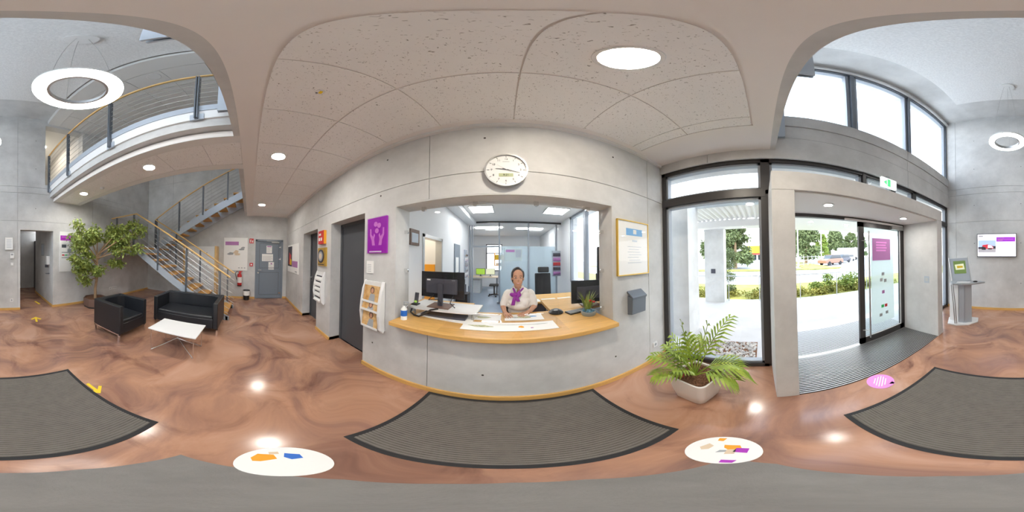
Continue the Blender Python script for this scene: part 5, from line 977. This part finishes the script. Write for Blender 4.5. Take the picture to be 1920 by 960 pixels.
def bush(name, cs, n, size, label, cat='shrub', m='bush', seed=1, group=None):
    o = leaves(name, cs, m, None, n, size, random.Random(seed), kind=None, squash=.8, label=label, cat=cat)
    if group: o['group'] = group
    return o
cs = []; rr = random.Random(12)
for k in range(130): cs.append((Vector((rr.uniform(5.92, 6.9), rr.uniform(-6.5, 3.2), .1)), .22))
o = leaves('ground_cover', cs, 'grass', None, 45, .12, rr, label='yellow green ground cover planting beside the railing', cat='planting')
bush('shrub', [(Vector((6.5, -3.6, .35)), .42), (Vector((6.7, -4.1, .4)), .45)], 500, .12, 'rounded green shrub near the open door', seed=2)
bush('shrub', [(Vector((6.5, -2.2, .24)), .3)], 450, .1, 'low green shrub in the bed between railing posts', seed=3)
bush('shrub', [(Vector((6.8, -2.9, .25)), .3), (Vector((6.8, -2.9, .55)), .26)], 300, .1, 'loose tall shrub at the road side of the bed', seed=4)
bush('clipped_hedge', [(Vector((6.6, 1.35, z)), .3) for z in (.22, .75, 1.25, 1.7)], 600, .08, 'tall dark clipped conifer beside the concrete column', seed=5, m='tree')
def tree(x, y, h, r_, label, m='tree', seed=1, n=9):
    t = T('tree', (x, y, 0), label, 'tree'); rr = random.Random(seed); ob('trunk', B().tube([(x, y, -.1), (x, y, h * .5), (x + .1, y, h * .8)], [r_ * .10, r_ * .07, r_ * .03], 8), 'bark', t)
    cs = []
    for _ in range(n * 3):
        v = rr.uniform(.18, .97); q = (1 - v) ** .6 * .95 + .12; a = rr.uniform(0, 6.28); cs.append((Vector((x + q * r_ * .8 * math.cos(a), y + q * r_ * .8 * math.sin(a), h * v)), r_ * rr.uniform(.28, .42)))
    leaves('crown', cs, m, t, 240, r_ * .19, rr)
mat('tree_lime', (.20, .30, .04), .8, var=.3, scale=1, col2=(.34, .42, .08))
TR = [(22, 3.6, 6.2, 2.6, 'large loose conifer seen beside the concrete column'), (30, 9, 7, 3, 'tree behind the column at the far road side'), (32, -8.9, 8.6, 3.5, 'big bushy tree behind the wire fence'), (38, -14.6, 6.8, 2.0, 'lime green young tree between two bushy trees'), (54, -26.3, 10.5, 4.2, 'grey green tree behind the parked cars'), (60, -36.5, 11, 4.0, 'dark rounded tree beyond the white truck'), (48, -33.5, 8.2, 2.6, 'pale tree at the end of the street')]
for k, (x, y, h, r_, l) in enumerate(TR): tree(x, y, h, r_, l, 'tree_lime' if 'lime' in l else 'tree', 20 + k, 12)
for k, (x, y, h) in enumerate(((19, -4.3, 6.5), (24, -9.2, 8))): 
    q = T('lamp_post', (x, y, 0), ['pale lamp post near the fence across the road', 'pale lamp post in front of the bushy trees'][k], 'lamp post'); ob('pole', B().cyl((x, y, -.1), (x, y, h), .07, 8), 'white', q); ob('lamp_head', B().box(x - .6, x + .1, y - .1, y + .1, h - .08, h), 'white', q)
def car(x, y, rz, m, label):
    M = at(None, x, y, 0, rz); t = T('car', (x, y, 0), label, 'car', 'parked cars')
    ob('body', B(M).prism([(-2.1, .3), (2.1, .3), (2.15, .75), (1.5, .95), (-1.9, 1.0), (-2.15, .7)], 'y', -.85, .85), m, t, bevel=.08); ob('cabin', B(M).prism([(-1.8, .98), (1.1, .95), (.5, 1.5), (-1.5, 1.52)], 'y', -.72, .72), 'glass_dark', t, bevel=.06); ob('roof', B(M).box(-1.4, .45, -.68, .68, 1.5, 1.56), m, t)
    for sx_ in (-1.3, 1.3):
        for sy in (-.86, .70): ob('wheel', B(M).cyl((sx_, sy, .27), (sx_, sy + .16, .27), .32, 16), 'rubber', t)
car(23.0, -10.4, R(115), 'car_brown', 'brown car at the head of the parked row on the road'); car(28, -15.0, R(118), 'car_dark', 'dark car parked behind the brown car'); car(33, -19.2, R(118), 'car_white', 'white car parked last in the row')
t = T('box_truck', (41, -23, 0), 'white box truck standing in front of the far trees', 'truck'); ob('box', B(at(None, 41, -24, 0, R(70))).box(-3, 3, -1.2, 1.2, .9, 3.4), 'car_white', t); ob('cab', B(at(None, 41, -24, 0, R(70))).box(3.1, 4.8, -1.1, 1.1, .6, 2.6), 'car_white', t)
for k in (-2, 2, 4): ob('wheel', B(at(None, 41, -24, 0, R(70))).cyl((k, -1.2, .40), (k, 1.2, .40), .45, 14), 'rubber', t)
t = T('shop_building', (45, 3.5, 0), 'yellow and red fronted low building across the road', 'building')
ob('wall', B().box(45, 55, -4, 16, -.1, 3.0), 'car_white', t); ob('fascia', B().box(44.2, 55, -3, 4.2, 2.3, 4.4), 'yellow', t); ob('red_band', B().box(44.0, 44.2, -3, 4.2, 2.0, 2.4), 'red', t); ob('yellow_panel', B().box(44.8, 45, 6.5, 9.5, 1.2, 2.4), 'yellow', t)
for k in range(5): w_ = ob('window', B().box(44.9, 45.02, -2.5 + 2 * k, -1.0 + 2 * k, .5, 1.9), 'glass_dark', t)
t = T('mesh_fence', (27, -9, 0), 'pale wire fence in front of the trees across the road', 'fence')
for k in range(9): ob('post', B().cyl((21 + k * .9, -4.2 - k * .9, -.08), (21 + k * .9, -4.2 - k * .9, 1.5), .03, 6), 'white', t)
for z in (.3, .8, 1.3): ob('rail', B().cyl((21, -4.2, z), (28.2, -11.4, z), .02, 6), 'white', t)
